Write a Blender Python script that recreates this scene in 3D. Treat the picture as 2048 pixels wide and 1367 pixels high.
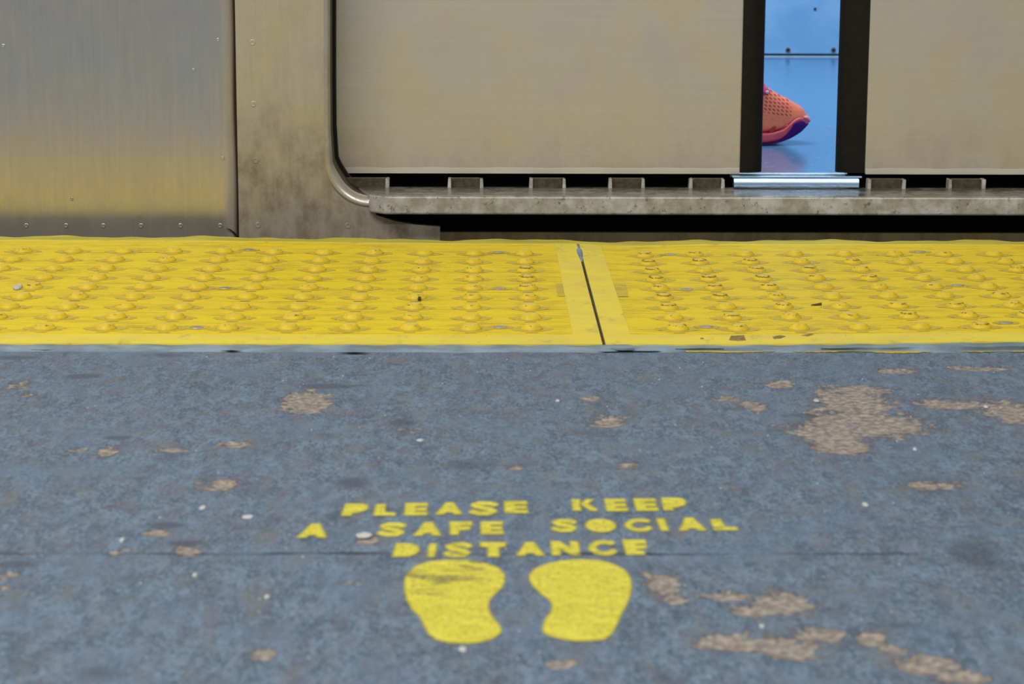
import bpy, bmesh, math, random
import numpy as np
from mathutils import Matrix, Vector

random.seed(7)
rng = np.random.default_rng(11)
scene = bpy.context.scene
for o in list(bpy.data.objects):
    bpy.data.objects.remove(o)

# ------------------------------------------------------------------ camera
F_PX, CAM_H, TILT, YAW, ROLL = 4450.0, 0.41053, 0.193633, 0.0097412, 0.0031622
cy, sy, ct, st = math.cos(YAW), math.sin(YAW), math.cos(TILT), math.sin(TILT)
cr, sr = math.cos(ROLL), math.sin(ROLL)
FWD = Vector((ct * sy, ct * cy, -st))
DOWN0 = Vector((-st * sy, -st * cy, -ct))
RIGHT0 = Vector((cy, -sy, 0))
RIGHT = cr * RIGHT0 - sr * DOWN0
DOWN = sr * RIGHT0 + cr * DOWN0
CAM = Vector((0, 0, CAM_H))

cam_d = bpy.data.cameras.new('camera')
cam_d.sensor_fit = 'HORIZONTAL'
cam_d.sensor_width = 36
cam_d.lens = 36 * F_PX / 2048
cam_d.clip_start = 0.02
cam_d.dof.use_dof = True
cam_d.dof.focus_distance = 2.56
cam_d.dof.aperture_fstop = 14.5
cam = bpy.data.objects.new('camera', cam_d)
scene.collection.objects.link(cam)
m = Matrix.Identity(4)
for i, v in enumerate((RIGHT, -DOWN, -FWD)):
    for j in range(3):
        m[j][i] = v[j]
m.translation = CAM
cam.matrix_world = m
scene.camera = cam

# ------------------------------------------------------------------ light and exposure
scene.view_settings.view_transform = 'Standard'
scene.view_settings.look = 'None'
scene.view_settings.exposure = 0.0
scene.view_settings.gamma = 1.0
scene.view_settings.use_curve_mapping = False

world = bpy.data.worlds.new('station_air')
scene.world = world
world.use_nodes = True
world.node_tree.nodes['Background'].inputs['Color'].default_value = (0.98, 0.97, 1.0, 1)
world.node_tree.nodes['Background'].inputs['Strength'].default_value = 0.34


def area(name, loc, rot, sx, sy_, power, col):
    d = bpy.data.lights.new(name, 'AREA')
    d.shape = 'RECTANGLE'
    d.size, d.size_y = sx, sy_
    d.energy = power
    d.color = col
    o = bpy.data.objects.new(name, d)
    o.location = loc
    o.rotation_euler = rot
    scene.collection.objects.link(o)
    return o


# fluorescent rows over the platform, and the lamps in the car's ceiling
area('platform_lamp', (-1.5, 0.7, 2.7), (math.radians(14), math.radians(-14), 0), 2.0, 0.25, 62, (1.0, 0.96, 0.90))
area('platform_lamp_rear', (0.9, -1.6, 2.7), (math.radians(30), 0, 0), 2.4, 0.25, 60, (1.0, 0.96, 0.90))
area('car_lamp', (0.5, 4.25, 2.2), (0, 0, 0), 2.2, 0.3, 56, (0.93, 0.97, 1.0))

# ------------------------------------------------------------------ helpers


def ray(px, py):
    u, v = px - 1024.0, py - 683.5
    return FWD * F_PX + RIGHT * u + DOWN * v


def onz(px, py, z=0.0):
    """the point of the horizontal plane z that stands at this place in a 2048 x 1367 frame"""
    r = ray(px, py)
    return CAM + r * ((z - CAM_H) / r.z)


def ony(px, py, Y):
    r = ray(px, py)
    return CAM + r * (Y / r.y)


class MB:
    def __init__(self):
        self.v, self.f, self.m = [], [], []

    def add(self, verts, faces, mat=0):
        b = len(self.v)
        self.v += [tuple(p) for p in verts]
        for f in faces:
            self.f.append([b + i for i in f])
            self.m.append(mat)
        return self

    def box(self, x0, x1, y0, y1, z0, z1, mat=0):
        return self.add([(x0, y0, z0), (x1, y0, z0), (x1, y1, z0), (x0, y1, z0), (x0, y0, z1), (x1, y0, z1), (x1, y1, z1), (x0, y1, z1)],
                        [(0, 3, 2, 1), (4, 5, 6, 7), (0, 1, 5, 4), (1, 2, 6, 5), (2, 3, 7, 6), (3, 0, 4, 7)], mat)

    def prism_xz(self, pts, y0, y1, mat=0):
        """outline of (x, z) points, given depth from y0 (front) to y1"""
        n = len(pts)
        v = [(x, y0, z) for x, z in pts] + [(x, y1, z) for x, z in pts]
        f = [tuple(range(n)), tuple(reversed(range(n, 2 * n)))]
        f += [(i, n + i, n + (i + 1) % n, (i + 1) % n) for i in range(n)]
        return self.add(v, f, mat)

    def prism_xy(self, pts, z0, z1, mat=0):
        n = len(pts)
        v = [(x, y, z0) for x, y in pts] + [(x, y, z1) for x, y in pts]
        f = [tuple(reversed(range(n))), tuple(range(n, 2 * n))]
        f += [(i, (i + 1) % n, n + (i + 1) % n, n + i) for i in range(n)]
        return self.add(v, f, mat)

    def rings(self, rs, close=True, cap0=True, cap1=True, mat=0):
        """skin a list of rings with equal point counts"""
        n = len(rs[0])
        v = [p for r in rs for p in r]
        f = []
        for k in range(len(rs) - 1):
            for i in range(n if close else n - 1):
                j = (i + 1) % n
                f.append((k * n + i, k * n + j, (k + 1) * n + j, (k + 1) * n + i))
        if cap0:
            f.append(tuple(reversed(range(n))))
        if cap1:
            f.append(tuple(range((len(rs) - 1) * n, len(rs) * n)))
        return self.add(v, f, mat)

    def build(self, name, mats, parent=None, loc=(0, 0, 0), smooth=False, bevel=0, fix=True, seg=2, auto=None):
        if not isinstance(mats, (list, tuple)):
            mats = [mats]
        me = bpy.data.meshes.new(name)
        base = world_loc(parent) if parent else Vector((0, 0, 0))
        L = Vector(loc)
        if parent is None and tuple(loc) == (0, 0, 0):
            off = Vector((0, 0, 0))
        else:
            off = base if tuple(loc) == (0, 0, 0) else L
        me.from_pydata([tuple(Vector(p) - off) for p in self.v], [], self.f)
        for mm in mats:
            me.materials.append(mm)
        me.polygons.foreach_set('material_index', self.m)
        if fix:
            b = bmesh.new()
            b.from_mesh(me)
            bmesh.ops.recalc_face_normals(b, faces=b.faces)
            b.to_mesh(me)
            b.free()
        if smooth:
            me.polygons.foreach_set('use_smooth', [True] * len(me.polygons))
        if auto is not None:
            me.polygons.foreach_set('use_smooth', [True] * len(me.polygons))
            me.set_sharp_from_angle(angle=math.radians(auto))
        me.update()
        o = bpy.data.objects.new(name, me)
        scene.collection.objects.link(o)
        if parent is not None:
            o.parent = parent
            o.location = off - base
        else:
            o.location = off
        if bevel:
            bv = o.modifiers.new('bevel', 'BEVEL')
            bv.width = bevel
            bv.segments = seg
            bv.limit_method = 'ANGLE'
        return o


def world_loc(o):
    L = Vector((0, 0, 0))
    while o is not None:
        L += Vector(o.location)
        o = o.parent
    return L


def tag(o, label=None, cat=None, group=None, kind=None):
    for k, v in (('label', label), ('category', cat), ('group', group), ('kind', kind)):
        if v:
            o[k] = v
    return o


def thing(name, loc, label, cat, group=None):
    o = bpy.data.objects.new(name, None)
    o.empty_display_size = 0.05
    o.location = loc
    scene.collection.objects.link(o)
    return tag(o, label, cat, group)


# ------------------------------------------------------------------ materials
class NT:
    def __init__(self, name):
        self.mat = bpy.data.materials.new(name)
        self.mat.use_nodes = True
        self.t = self.mat.node_tree
        self.b = self.t.nodes['Principled BSDF']
        self.tc = self.t.nodes.new('ShaderNodeTexCoord')

    def n(self, typ, **kw):
        x = self.t.nodes.new(typ)
        for k, v in kw.items():
            setattr(x, k, v)
        return x

    def link(self, a, b):
        self.t.links.new(a, b)

    def val(self, sock, v):
        if isinstance(v, (int, float)):
            sock.default_value = v
        elif isinstance(v, (tuple, list)):
            sock.default_value = v if len(v) == 4 or sock.type == 'VECTOR' else (*v, 1)
        else:
            self.link(v, sock)

    def math(self, op, a, b=0.0, c=None, clamp=False):
        x = self.n('ShaderNodeMath', operation=op, use_clamp=clamp)
        self.val(x.inputs[0], a)
        self.val(x.inputs[1], b)
        if c is not None:
            self.val(x.inputs[2], c)
        return x.outputs[0]

    def noise(self, scale, detail=4, rough=0.55, stretch=(1, 1, 1), offset=(0, 0, 0), co='Object', w=None):
        mp = self.n('ShaderNodeMapping')
        self.link(self.tc.outputs[co], mp.inputs['Vector'])
        mp.inputs['Scale'].default_value = stretch
        mp.inputs['Location'].default_value = offset
        x = self.n('ShaderNodeTexNoise')
        if w is not None:
            x.noise_dimensions = '4D'
            self.link(w, x.inputs['W'])
        self.link(mp.outputs[0], x.inputs['Vector'])
        x.inputs['Scale'].default_value = scale
        x.inputs['Detail'].default_value = detail
        x.inputs['Roughness'].default_value = rough
        return x.outputs['Fac']

    def step(self, v, lo, hi, a=0.0, b=1.0):
        x = self.n('ShaderNodeMapRange', interpolation_type='SMOOTHSTEP')
        self.val(x.inputs[0], v)
        x.inputs[1].default_value = lo
        x.inputs[2].default_value = hi
        x.inputs[3].default_value = a
        x.inputs[4].default_value = b
        return x.outputs[0]

    def mix(self, f, a, b):
        x = self.n('ShaderNodeMix', data_type='RGBA')
        self.val(x.inputs[0], f)
        self.val(x.inputs[6], a)
        self.val(x.inputs[7], b)
        return x.outputs[2]

    def attr(self, name):
        return self.n('ShaderNodeAttribute', attribute_name=name).outputs['Fac']

    def xyz(self, co='Object'):
        s = self.n('ShaderNodeSeparateXYZ')
        self.link(self.tc.outputs[co], s.inputs[0])
        return s.outputs

    def bump(self, h, dist, strength=1.0):
        x = self.n('ShaderNodeBump')
        x.inputs['Distance'].default_value = dist
        x.inputs['Strength'].default_value = strength
        self.link(h, x.inputs['Height'])
        self.link(x.outputs[0], self.b.inputs['Normal'])

    def set(self, **kw):
        for k, v in kw.items():
            self.val(self.b.inputs[k.replace('_', ' ')], v)
        return self


def simple(name, col, rough=0.5, metal=0.0, var=0.12, scale=120.0, spec=0.5, stretch=(1, 1, 1)):
    t = NT(name)
    nz = t.noise(scale, 4, stretch=stretch)
    d = tuple(c * (1 - var) for c in col)
    l = tuple(min(1, c * (1 + var)) for c in col)
    t.set(Base_Color=t.mix(t.step(nz, 0.3, 0.7), d, l), Roughness=rough, Metallic=metal)
    t.b.inputs['Specular IOR Level'].default_value = spec
    return t.mat


def mat_floor():
    t = NT('blue_grey_platform_paint')
    broad = t.noise(14, 5)
    mid = t.noise(105, 5, 0.62, stretch=(1, 0.4, 1))
    fine = t.noise(430, 3, 0.6, stretch=(1, 0.4, 1))
    hue = t.noise(75, 3, 0.5, stretch=(1, 0.4, 1), offset=(5, 3, 1))
    hue2 = t.noise(60, 3, 0.5, stretch=(1, 0.4, 1), offset=(1, 8, 4))
    base = t.mix(t.step(t.math('ADD', t.math('MULTIPLY', mid, 0.5), t.math('MULTIPLY', fine, 0.5)), 0.37, 0.63),
                 (0.060, 0.099, 0.150), (0.182, 0.260, 0.352))
    base = t.mix(t.math('MULTIPLY', t.step(hue, 0.45, 0.66), 0.42), base, (0.15, 0.14, 0.185))
    base = t.mix(t.math('MULTIPLY', t.step(hue2, 0.5, 0.7), 0.5), base, (0.17, 0.18, 0.17))
    base = t.mix(t.math('MULTIPLY', t.step(broad, 0.45, 0.68), 0.45), base, (0.125, 0.20, 0.30))
    # dark scuffs
    scuff = t.step(t.noise(80, 5, 0.65, stretch=(0.8, 0.6, 1), offset=(2, 7, 0)), 0.58, 0.70)
    base = t.mix(t.math('MULTIPLY', scuff, 0.5), base, (0.05, 0.06, 0.08))
    dark = t.attr('dark')  # dark spots, plus painted shade above the worn patches
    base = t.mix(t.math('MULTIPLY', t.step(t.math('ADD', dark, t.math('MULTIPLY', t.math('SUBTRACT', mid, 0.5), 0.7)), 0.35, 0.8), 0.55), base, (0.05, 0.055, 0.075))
    # worn patches where the paint is gone
    wn = t.noise(85, 8, 0.72, offset=(1, 1, 0))
    w0 = t.math('ADD', t.attr('wear'), t.math('MULTIPLY', t.math('SUBTRACT', wn, 0.5), 2.1))
    wear = t.math('MULTIPLY', t.step(w0, 0.46, 0.62), t.step(t.noise(190, 5, 0.7, offset=(6, 0, 0)), 0.30, 0.56, 0.15, 1.0))
    rim = t.math('MULTIPLY', t.step(w0, 0.38, 0.50), t.step(w0, 0.62, 0.52))
    tan = t.mix(t.step(t.noise(160, 4, 0.6), 0.35, 0.65), (0.25, 0.20, 0.15), (0.53, 0.44, 0.345))
    base = t.mix(t.math('MULTIPLY', rim, 0.3), base, (0.05, 0.05, 0.055))  # dark outline painted as the shade of the chipped paint edge
    base = t.mix(t.math('MULTIPLY', wear, 0.88), base, tan)
    # pale specks ground into the paint
    spk = t.step(t.noise(240, 2, 0.5, offset=(9, 2, 0)), 0.745, 0.78)
    base = t.mix(t.math('MULTIPLY', spk, 0.6), base, (0.5, 0.52, 0.52))
    # construction joint running across the platform
    s = t.xyz()
    wob = t.math('MULTIPLY', t.math('SUBTRACT', t.noise(18, 4, 0.6, stretch=(1, 0.02, 1)), 0.5), 0.016)
    dy = t.math('ABSOLUTE', t.math('SUBTRACT', s[1], t.math('ADD', wob, CRACK_Y)))
    on = t.step(t.noise(9, 3, stretch=(1, 0.01, 1), offset=(3.3, 0, 0)), 0.42, 0.56, 0.25, 1.0)
    cw = t.step(t.noise(26, 3, stretch=(1, 0.01, 1), offset=(8, 0, 0)), 0.3, 0.7, 0.0008, 0.0034)
    crack = t.math('MULTIPLY', t.math('MULTIPLY', on, t.math('LESS_THAN', dy, cw)), t.step(s[0], 0.33, 0.24))
    base = t.mix(t.math('MULTIPLY', crack, 0.8), base, (0.02, 0.022, 0.03))
    h = t.math('ADD', t.math('MULTIPLY', fine, 0.35), t.math('MULTIPLY', mid, 0.5))
    h = t.math('SUBTRACT', h, t.math('MULTIPLY', wear, 0.5))
    h = t.math('SUBTRACT', h, t.math('MULTIPLY', crack, 1.5))
    t.bump(h, 0.0014, 0.8)
    t.set(Base_Color=base, Roughness=t.step(mid, 0.3, 0.7, 0.55, 0.8))
    t.b.inputs['Specular IOR Level'].default_value = 0.35
    return t.mat


YEL = (0.88, 0.68, 0.012)


def mat_tactile(dirty=0.0):
    t = NT('yellow_tactile_plastic' if not dirty else 'grimy_yellow_plastic')
    a = t.noise(11, 5, 0.6)
    b = t.noise(160, 4, 0.65, stretch=(0.25, 1, 1))
    col = t.mix(t.step(b, 0.35, 0.7), YEL, (0.84, 0.66, 0.02))
    col = t.mix(t.math('MULTIPLY', t.step(a, 0.45, 0.72), 0.5), col, (0.74, 0.57, 0.025))
    grime = t.step(t.math('ADD', t.math('MULTIPLY', a, 0.5), t.math('MULTIPLY', b, 0.5)), 0.52, 0.68)
    col = t.mix(t.math('MULTIPLY', grime, 0.4), col, (0.42, 0.31, 0.05))
    # grime that has settled in the grooves
    s = t.xyz()
    gr = t.step(t.attr('groove'), 0.35, 0.9)
    col = t.mix(t.math('MULTIPLY', gr, t.step(t.noise(25, 5, 0.6, stretch=(0.6, 2, 1), offset=(4, 4, 0)), 0.42, 0.70, 0.08, 0.85)), col, (0.17, 0.105, 0.012))
    sp = t.step(t.noise(130, 3, 0.6, stretch=(0.5, 1, 1), offset=(1, 9, 0)), 0.72, 0.78)
    col = t.mix(t.math('MULTIPLY', sp, 0.7), col, (0.16, 0.11, 0.06))
    if dirty:
        d = t.step(t.noise(60, 4, 0.6, offset=(2, 2, 2)), 0.25, 0.7, dirty * 0.55, dirty)
        col = t.mix(d, col, (0.36, 0.27, 0.065))
    t.bump(t.noise(500, 3), 0.0004, 0.6)
    t.set(Base_Color=col, Roughness=0.55)
    t.b.inputs['Specular IOR Level'].default_value = 0.3
    return t.mat


def mat_border():
    t = NT('flat_yellow_border')
    a = t.noise(30, 5, 0.65, stretch=(0.5, 0.8, 1))
    col = t.mix(t.step(a, 0.35, 0.7), (0.86, 0.71, 0.055), (0.76, 0.62, 0.08))
    smear = t.step(t.noise(42, 6, 0.7, stretch=(0.7, 0.35, 1), offset=(3, 1, 0)), 0.54, 0.74)
    col = t.mix(t.math('MULTIPLY', smear, 0.65), col, (0.36, 0.28, 0.10))
    sp = t.step(t.noise(120, 2, 0.5, offset=(7, 7, 0)), 0.73, 0.77)
    col = t.mix(t.math('MULTIPLY', sp, 0.7), col, (0.15, 0.11, 0.05))
    t.bump(t.noise(300, 3), 0.0003, 0.5)
    t.set(Base_Color=col, Roughness=0.55)
    t.b.inputs['Specular IOR Level'].default_value = 0.3
    return t.mat


def mat_dome():
    t = NT('yellow_dome_plastic')
    rnd = t.n('ShaderNodeObjectInfo').outputs['Random']
    w = t.math('MULTIPLY', rnd, 50.0)
    s = t.xyz()
    nz = t.noise(260, 4, 0.6, w=w)
    col = t.mix(t.step(nz, 0.35, 0.7), (0.80, 0.59, 0.012), (0.68, 0.49, 0.03))
    # paler top, varied from dome to dome
    top = t.step(s[2], 0.0043, 0.0049)
    col = t.mix(t.math('MULTIPLY', top, t.step(rnd, 0.2, 1.0, 0.2, 0.6)), col, (0.72, 0.60, 0.14))
    # scraped brown rim just below the top, on some domes only
    zz = t.math('ADD', s[2], t.math('MULTIPLY', t.math('SUBTRACT', t.noise(420, 3, 0.6, w=w), 0.5), 0.0022))
    band = t.math('MULTIPLY', t.step(zz, 0.0034, 0.0038), t.step(zz, 0.0048, 0.0044))
    chip = t.step(t.math('ADD', t.noise(230, 3, 0.6, w=w), t.math('MULTIPLY', t.n('ShaderNodeObjectInfo').outputs['Alpha'], 0.34)), 0.68, 0.76)
    col = t.mix(t.math('MULTIPLY', t.math('MULTIPLY', band, chip), 0.85), col, (0.13, 0.075, 0.02))
    foot = t.step(s[2], 0.0014, 0.0004)
    col = t.mix(t.math('MULTIPLY', foot, 0.45), col, (0.4, 0.28, 0.03))
    t.bump(nz, 0.0006, 0.6)
    t.set(Base_Color=col, Roughness=0.5)
    t.b.inputs['Specular IOR Level'].default_value = 0.35
    return t.mat


def mat_nosing():
    t = NT('worn_olive_yellow_edge')
    a = t.noise(40, 6, 0.65, stretch=(0.25, 1.5, 1.5))
    col = t.mix(t.step(a, 0.3, 0.7), (0.44, 0.39, 0.028), (0.66, 0.59, 0.05))
    sp = t.step(t.noise(70, 5, 0.7, stretch=(0.3, 1.5, 1), offset=(4, 0, 0)), 0.60, 0.75)
    col = t.mix(t.math('MULTIPLY', sp, 0.5), col, (0.24, 0.19, 0.05))
    t.bump(a, 0.001, 0.5)
    t.set(Base_Color=col, Roughness=0.7)
    return t.mat


def mat_steel(name, base, rough, metal, streak=(1, 1, 60), dirt=0.0, dirt_col=(0.10, 0.075, 0.035), low=None, seam=None, patch=0.25):
    t = NT(name)
    fine = t.noise(9, 4, 0.7, stretch=streak)
    mott = t.noise(11, 3, 0.5)
    mott2 = t.noise(15, 3, 0.5, offset=(5, 5, 5))
    d = tuple(c * 0.95 for c in base)
    l = tuple(min(1.0, c * 1.05) for c in base)
    col = t.mix(t.step(fine, 0.3, 0.7), d, l)
    col = t.mix(t.math('MULTIPLY', t.step(mott, 0.4, 0.75), patch), col, (base[0] * 1.0, base[1] * 0.93, base[2] * 0.62))
    col = t.mix(t.math('MULTIPLY', t.step(mott2, 0.5, 0.72), patch), col, (base[0] * 0.95, base[1] * 0.9, base[2] * 0.98))
    r = t.step(mott, 0.3, 0.7, rough * 0.95, rough * 1.06)
    me = metal
    if dirt:
        s = list(t.xyz())
        s[0] = t.math('ADD', s[0], 0.4)        # the car's own origin lies at its foot
        s[2] = t.math('SUBTRACT', s[2], 0.3)
        amt = t.step(t.noise(30, 6, 0.7, stretch=(1, 1, 0.6), offset=(2, 2, 2)), 0.35, 0.75)
        if low:
            # road dirt thickens towards the bottom of the panel
            g = t.step(t.math('ADD', s[2], t.math('MULTIPLY', t.math('SUBTRACT', mott, 0.5), 0.12)), low[0], low[1], 0.30, 1.0)
            amt = t.math('MULTIPLY', t.math('ADD', t.math('MULTIPLY', amt, 0.6), 0.4), g)
        if seam:
            k = t.step(t.math('ADD', s[0], t.math('MULTIPLY', t.math('SUBTRACT', mott2, 0.5), 0.012)), seam[0], seam[1])
            seamf = t.math('MULTIPLY', k, 0.7)
        f = t.math('MULTIPLY', amt, dirt, clamp=True)
        if seam:
            f = t.math('MAXIMUM', f, seamf)
        col = t.mix(f, col, dirt_col)
        me = t.math('MULTIPLY', t.math('SUBTRACT', 1.0, t.math('MULTIPLY', f, 0.8)), metal)
        r = t.math('ADD', r, t.math('MULTIPLY', f, 0.3))
    t.bump(fine, 0.0002, 0.08)
    t.set(Base_Color=col, Roughness=r, Metallic=me)
    return t.mat


def mat_sill():
    t = NT('worn_aluminium_sill')
    a = t.noise(35, 6, 0.65)
    b = t.noise(150, 4, 0.65)
    col = t.mix(t.step(a, 0.35, 0.68), (0.36, 0.34, 0.275), (0.64, 0.63, 0.57))
    col = t.mix(t.math('MULTIPLY', t.step(b, 0.57, 0.70), 0.7), col, (0.07, 0.06, 0.04))
    s = t.xyz('Normal')
    up = t.step(s[2], 0.5, 0.9)
    col = t.mix(t.math('MULTIPLY', up, t.step(t.noise(60, 5, 0.6, stretch=(0.15, 2, 1)), 0.3, 0.7, 0.45, 0.85)), col, (0.12, 0.12, 0.105))
    t.bump(b, 0.0006, 0.5)
    t.set(Base_Color=col, Roughness=t.math('SUBTRACT', t.step(a, 0.3, 0.7, 0.36, 0.5), t.math('MULTIPLY', up, 0.16)), Metallic=t.math('ADD', 0.25, t.math('MULTIPLY', up, 0.4)))
    return t.mat


def mat_car_floor():
    t = NT('blue_lit_speckled_floor')
    a = t.noise(40, 4, 0.6)
    b = t.noise(420, 2, 0.5)
    c = t.step(t.noise(170, 2, 0.5, stretch=(0.8, 1.0, 1), offset=(3, 3, 3)), 0.685, 0.73)
    d = t.step(t.noise(150, 2, 0.5, stretch=(0.8, 1.0, 1), offset=(8, 1, 3)), 0.68, 0.73)
    col = t.mix(t.step(a, 0.3, 0.7), (0.075, 0.215, 0.41), (0.10, 0.265, 0.48))  # blue of the cool car light is mixed into the grey floor colour
    col = t.mix(t.math('MULTIPLY', t.step(b, 0.5, 0.7), 0.35), col, (0.12, 0.3, 0.6))
    col = t.mix(t.math('MULTIPLY', d, 0.5), col, (0.02, 0.09, 0.26))
    col = t.mix(t.math('MULTIPLY', c, 0.8), col, (0.45, 0.62, 0.85))
    t.set(Base_Color=col, Roughness=0.16)
    t.b.inputs['Specular IOR Level'].default_value = 0.75
    return t.mat


def mat_far_panel():
    t = NT('blue_lit_inner_panel')
    a = t.noise(7, 4, 0.6)
    b = t.noise(60, 5, 0.65)
    col = t.mix(t.step(a, 0.3, 0.7), (0.19, 0.43, 0.73), (0.29, 0.55, 0.82))  # cool light of the car painted into the panel as blue
    col = t.mix(t.math('MULTIPLY', t.step(b, 0.6, 0.75), 0.3), col, (0.08, 0.25, 0.55))
    t.set(Base_Color=col, Roughness=0.35)
    return t.mat


def mat_paint():
    t = NT('yellow_stencil_paint')
    e = t.attr('edge')
    n1 = t.noise(330, 4, 0.65, stretch=(1, 0.5, 1))
    n2 = t.noise(90, 4, 0.6, stretch=(0.5, 1, 1))
    col = t.mix(t.step(n2, 0.35, 0.68), (0.64, 0.585, 0.05), (0.78, 0.72, 0.075))
    scf = t.attr('scuff')
    k = t.step(t.math('ADD', t.noise(60, 6, 0.7, stretch=(0.45, 1.0, 1), offset=(2, 5, 0)), t.math('MULTIPLY', scf, 0.16)), 0.64, 0.74)
    worn = t.math('ADD', t.math('MULTIPLY', k, 0.7), t.math('MULTIPLY', t.step(n1, 0.45, 0.72), 0.5), clamp=True)
    col = t.mix(worn, col, (0.20, 0.17, 0.07))
    a = t.step(t.math('ADD', e, t.math('MULTIPLY', t.math('SUBTRACT', n1, 0.5), 0.0030)), -0.0019, 0.0012)
    t.set(Base_Color=col, Roughness=0.6, Alpha=a)
    t.b.inputs['Specular IOR Level'].default_value = 0.3
    t.bump(n1, 0.0005, 0.4)
    return t.mat


def mat_shoe_upper():
    t = NT('coral_mesh_upper')
    s = t.xyz()
    nz = t.noise(300, 3)
    col = t.mix(t.step(nz, 0.3, 0.7), (0.95, 0.22, 0.13), (0.97, 0.275, 0.17))
    # rows of slit perforations
    u = t.math('MULTIPLY', t.math('ADD', s[0], t.math('MULTIPLY', s[2], 0.45)), 1 / 0.0064)
    v = t.math('MULTIPLY', t.math('ADD', s[2], t.math('MULTIPLY', s[0], 0.12)), 1 / 0.0054)
    row = t.math('FLOOR', v)
    u = t.math('ADD', u, t.math('MULTIPLY', row, 0.5))
    fu = t.math('SUBTRACT', t.math('FRACT', u), 0.5)
    fv = t.math('SUBTRACT', t.math('FRACT', v), 0.5)
    fu2 = t.math('ADD', fu, t.math('MULTIPLY', fv, 0.35))
    q = t.math('ADD', t.math('POWER', t.math('MULTIPLY', t.math('ABSOLUTE', fu2), 3.9), 2.0), t.math('POWER', t.math('MULTIPLY', t.math('ABSOLUTE', fv), 2.9), 2.0))
    hole = t.step(q, 1.0, 0.6)
    # only on the side of the forefoot, above the bare toe guard
    reg = t.math('MULTIPLY', t.step(t.math('ADD', s[2], t.math('MULTIPLY', s[0], 0.25)), 0.0305, 0.0325), t.step(s[0], -0.030, -0.034))
    hole = t.math('MULTIPLY', hole, reg)
    col = t.mix(t.math('MULTIPLY', hole, 0.9), col, (0.26, 0.012, 0.03))
    t.bump(t.math('SUBTRACT', nz, t.math('MULTIPLY', hole, 3.0)), 0.0004, 0.5)
    t.set(Base_Color=col, Roughness=0.6)
    t.b.inputs['Specular IOR Level'].default_value = 0.25
    return t.mat


FZ = -0.004                                     # platform paint; the bumpy panels stand 4 mm proud
CRACK_Y = onz(1024, 1107, FZ).y
M = {}
M['floor'] = mat_floor()
M['tactile'] = mat_tactile()
M['patch'] = mat_tactile(0.62)
M['border'] = mat_border()
M['dome'] = mat_dome()
M['nosing'] = mat_nosing()
M['concrete'] = simple('edge_concrete', (0.33, 0.35, 0.37), 0.85)
M['dark'] = simple('black_shade_and_grime', (0.010, 0.009, 0.008), 0.9, spec=0.1)  # near-black for unlit hollows, cracks and dark marks
M['ballast'] = simple('trackbed_grime', (0.03, 0.028, 0.025), 0.95)
M['sealant'] = simple('blue_grey_sealant', (0.21, 0.285, 0.34), 0.6, var=0.3, scale=60, stretch=(0.4, 1, 1))
M['crumb'] = simple('pale_paint_chip', (0.55, 0.57, 0.54), 0.7)
M['pebble'] = simple('dark_pebble', (0.05, 0.045, 0.045), 0.8)
M['scuff'] = simple('brown_scuff', (0.27, 0.19, 0.06), 0.8, var=0.4, scale=200)
M['slit'] = simple('slit_grime', (0.05, 0.035, 0.03), 0.9, var=0.7, scale=300)
M['twig'] = simple('brown_twig', (0.10, 0.07, 0.03), 0.8)
M['screw'] = simple('dull_screw_steel', (0.42, 0.40, 0.38), 0.4, 0.7)
M['side'] = mat_steel('brushed_side_panel', (0.70, 0.66, 0.595), 0.19, 0.88, (22, 1, 0.8), 0.10, (0.13, 0.10, 0.05), None, (-0.354, -0.331), patch=0.25)
M['post'] = mat_steel('stained_door_post', (0.62, 0.575, 0.46), 0.34, 0.62, (16, 1, 1), 0.9, (0.115, 0.08, 0.032), (0.22, 0.05), patch=0.55)
M['leaf'] = mat_steel('brushed_door_leaf', (0.66, 0.625, 0.54), 0.33, 0.62, (0.6, 1, 170), 0.4, (0.23, 0.17, 0.085), (0.15, 0.05), patch=0.55)
M['hem'] = mat_steel('bright_leaf_hem', (0.76, 0.72, 0.63), 0.36, 0.5, (0.6, 1, 60), patch=0.2)
M['frame'] = mat_steel('rolled_frame_steel', (0.62, 0.58, 0.50), 0.26, 0.8, (1, 1, 6), 0.5, (0.07, 0.055, 0.03))
M['jamb'] = simple('dark_brown_jamb', (0.045, 0.035, 0.018), 0.5, 0.3, var=0.3, scale=40)
M['sill'] = mat_sill()
M['rubber'] = simple('black_edge_rubber', (0.013, 0.011, 0.008), 0.6, spec=0.15)
M['seam'] = simple('rusty_seam', (0.05, 0.025, 0.010), 0.8)
M['guide'] = simple('polished_guide_steel', (0.40, 0.58, 0.82), 0.24, 0.8, var=0.15, scale=50, stretch=(0.2, 1, 2))  # bluish light from inside the car is put into the steel colour
M['car_floor'] = mat_car_floor()
M['far'] = mat_far_panel()
M['far_lip'] = simple('bright_far_threshold', (0.55, 0.78, 0.95), 0.3, 0.3)
M['skirt'] = mat_steel('grimy_lower_skirt', (0.24, 0.18, 0.09), 0.5, 0.3, (1, 1, 8), 0.8, (0.10, 0.07, 0.03))
M['web'] = simple('dark_drain_web', (0.07, 0.055, 0.03), 0.6, 0.2, var=0.35, scale=150)  # web coloured darker than the cheeks beside it
M['lining'] = simple('pale_car_lining', (0.55, 0.6, 0.66), 0.6)
M['paint'] = mat_paint()

# ------------------------------------------------------------------ platform floor


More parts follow.
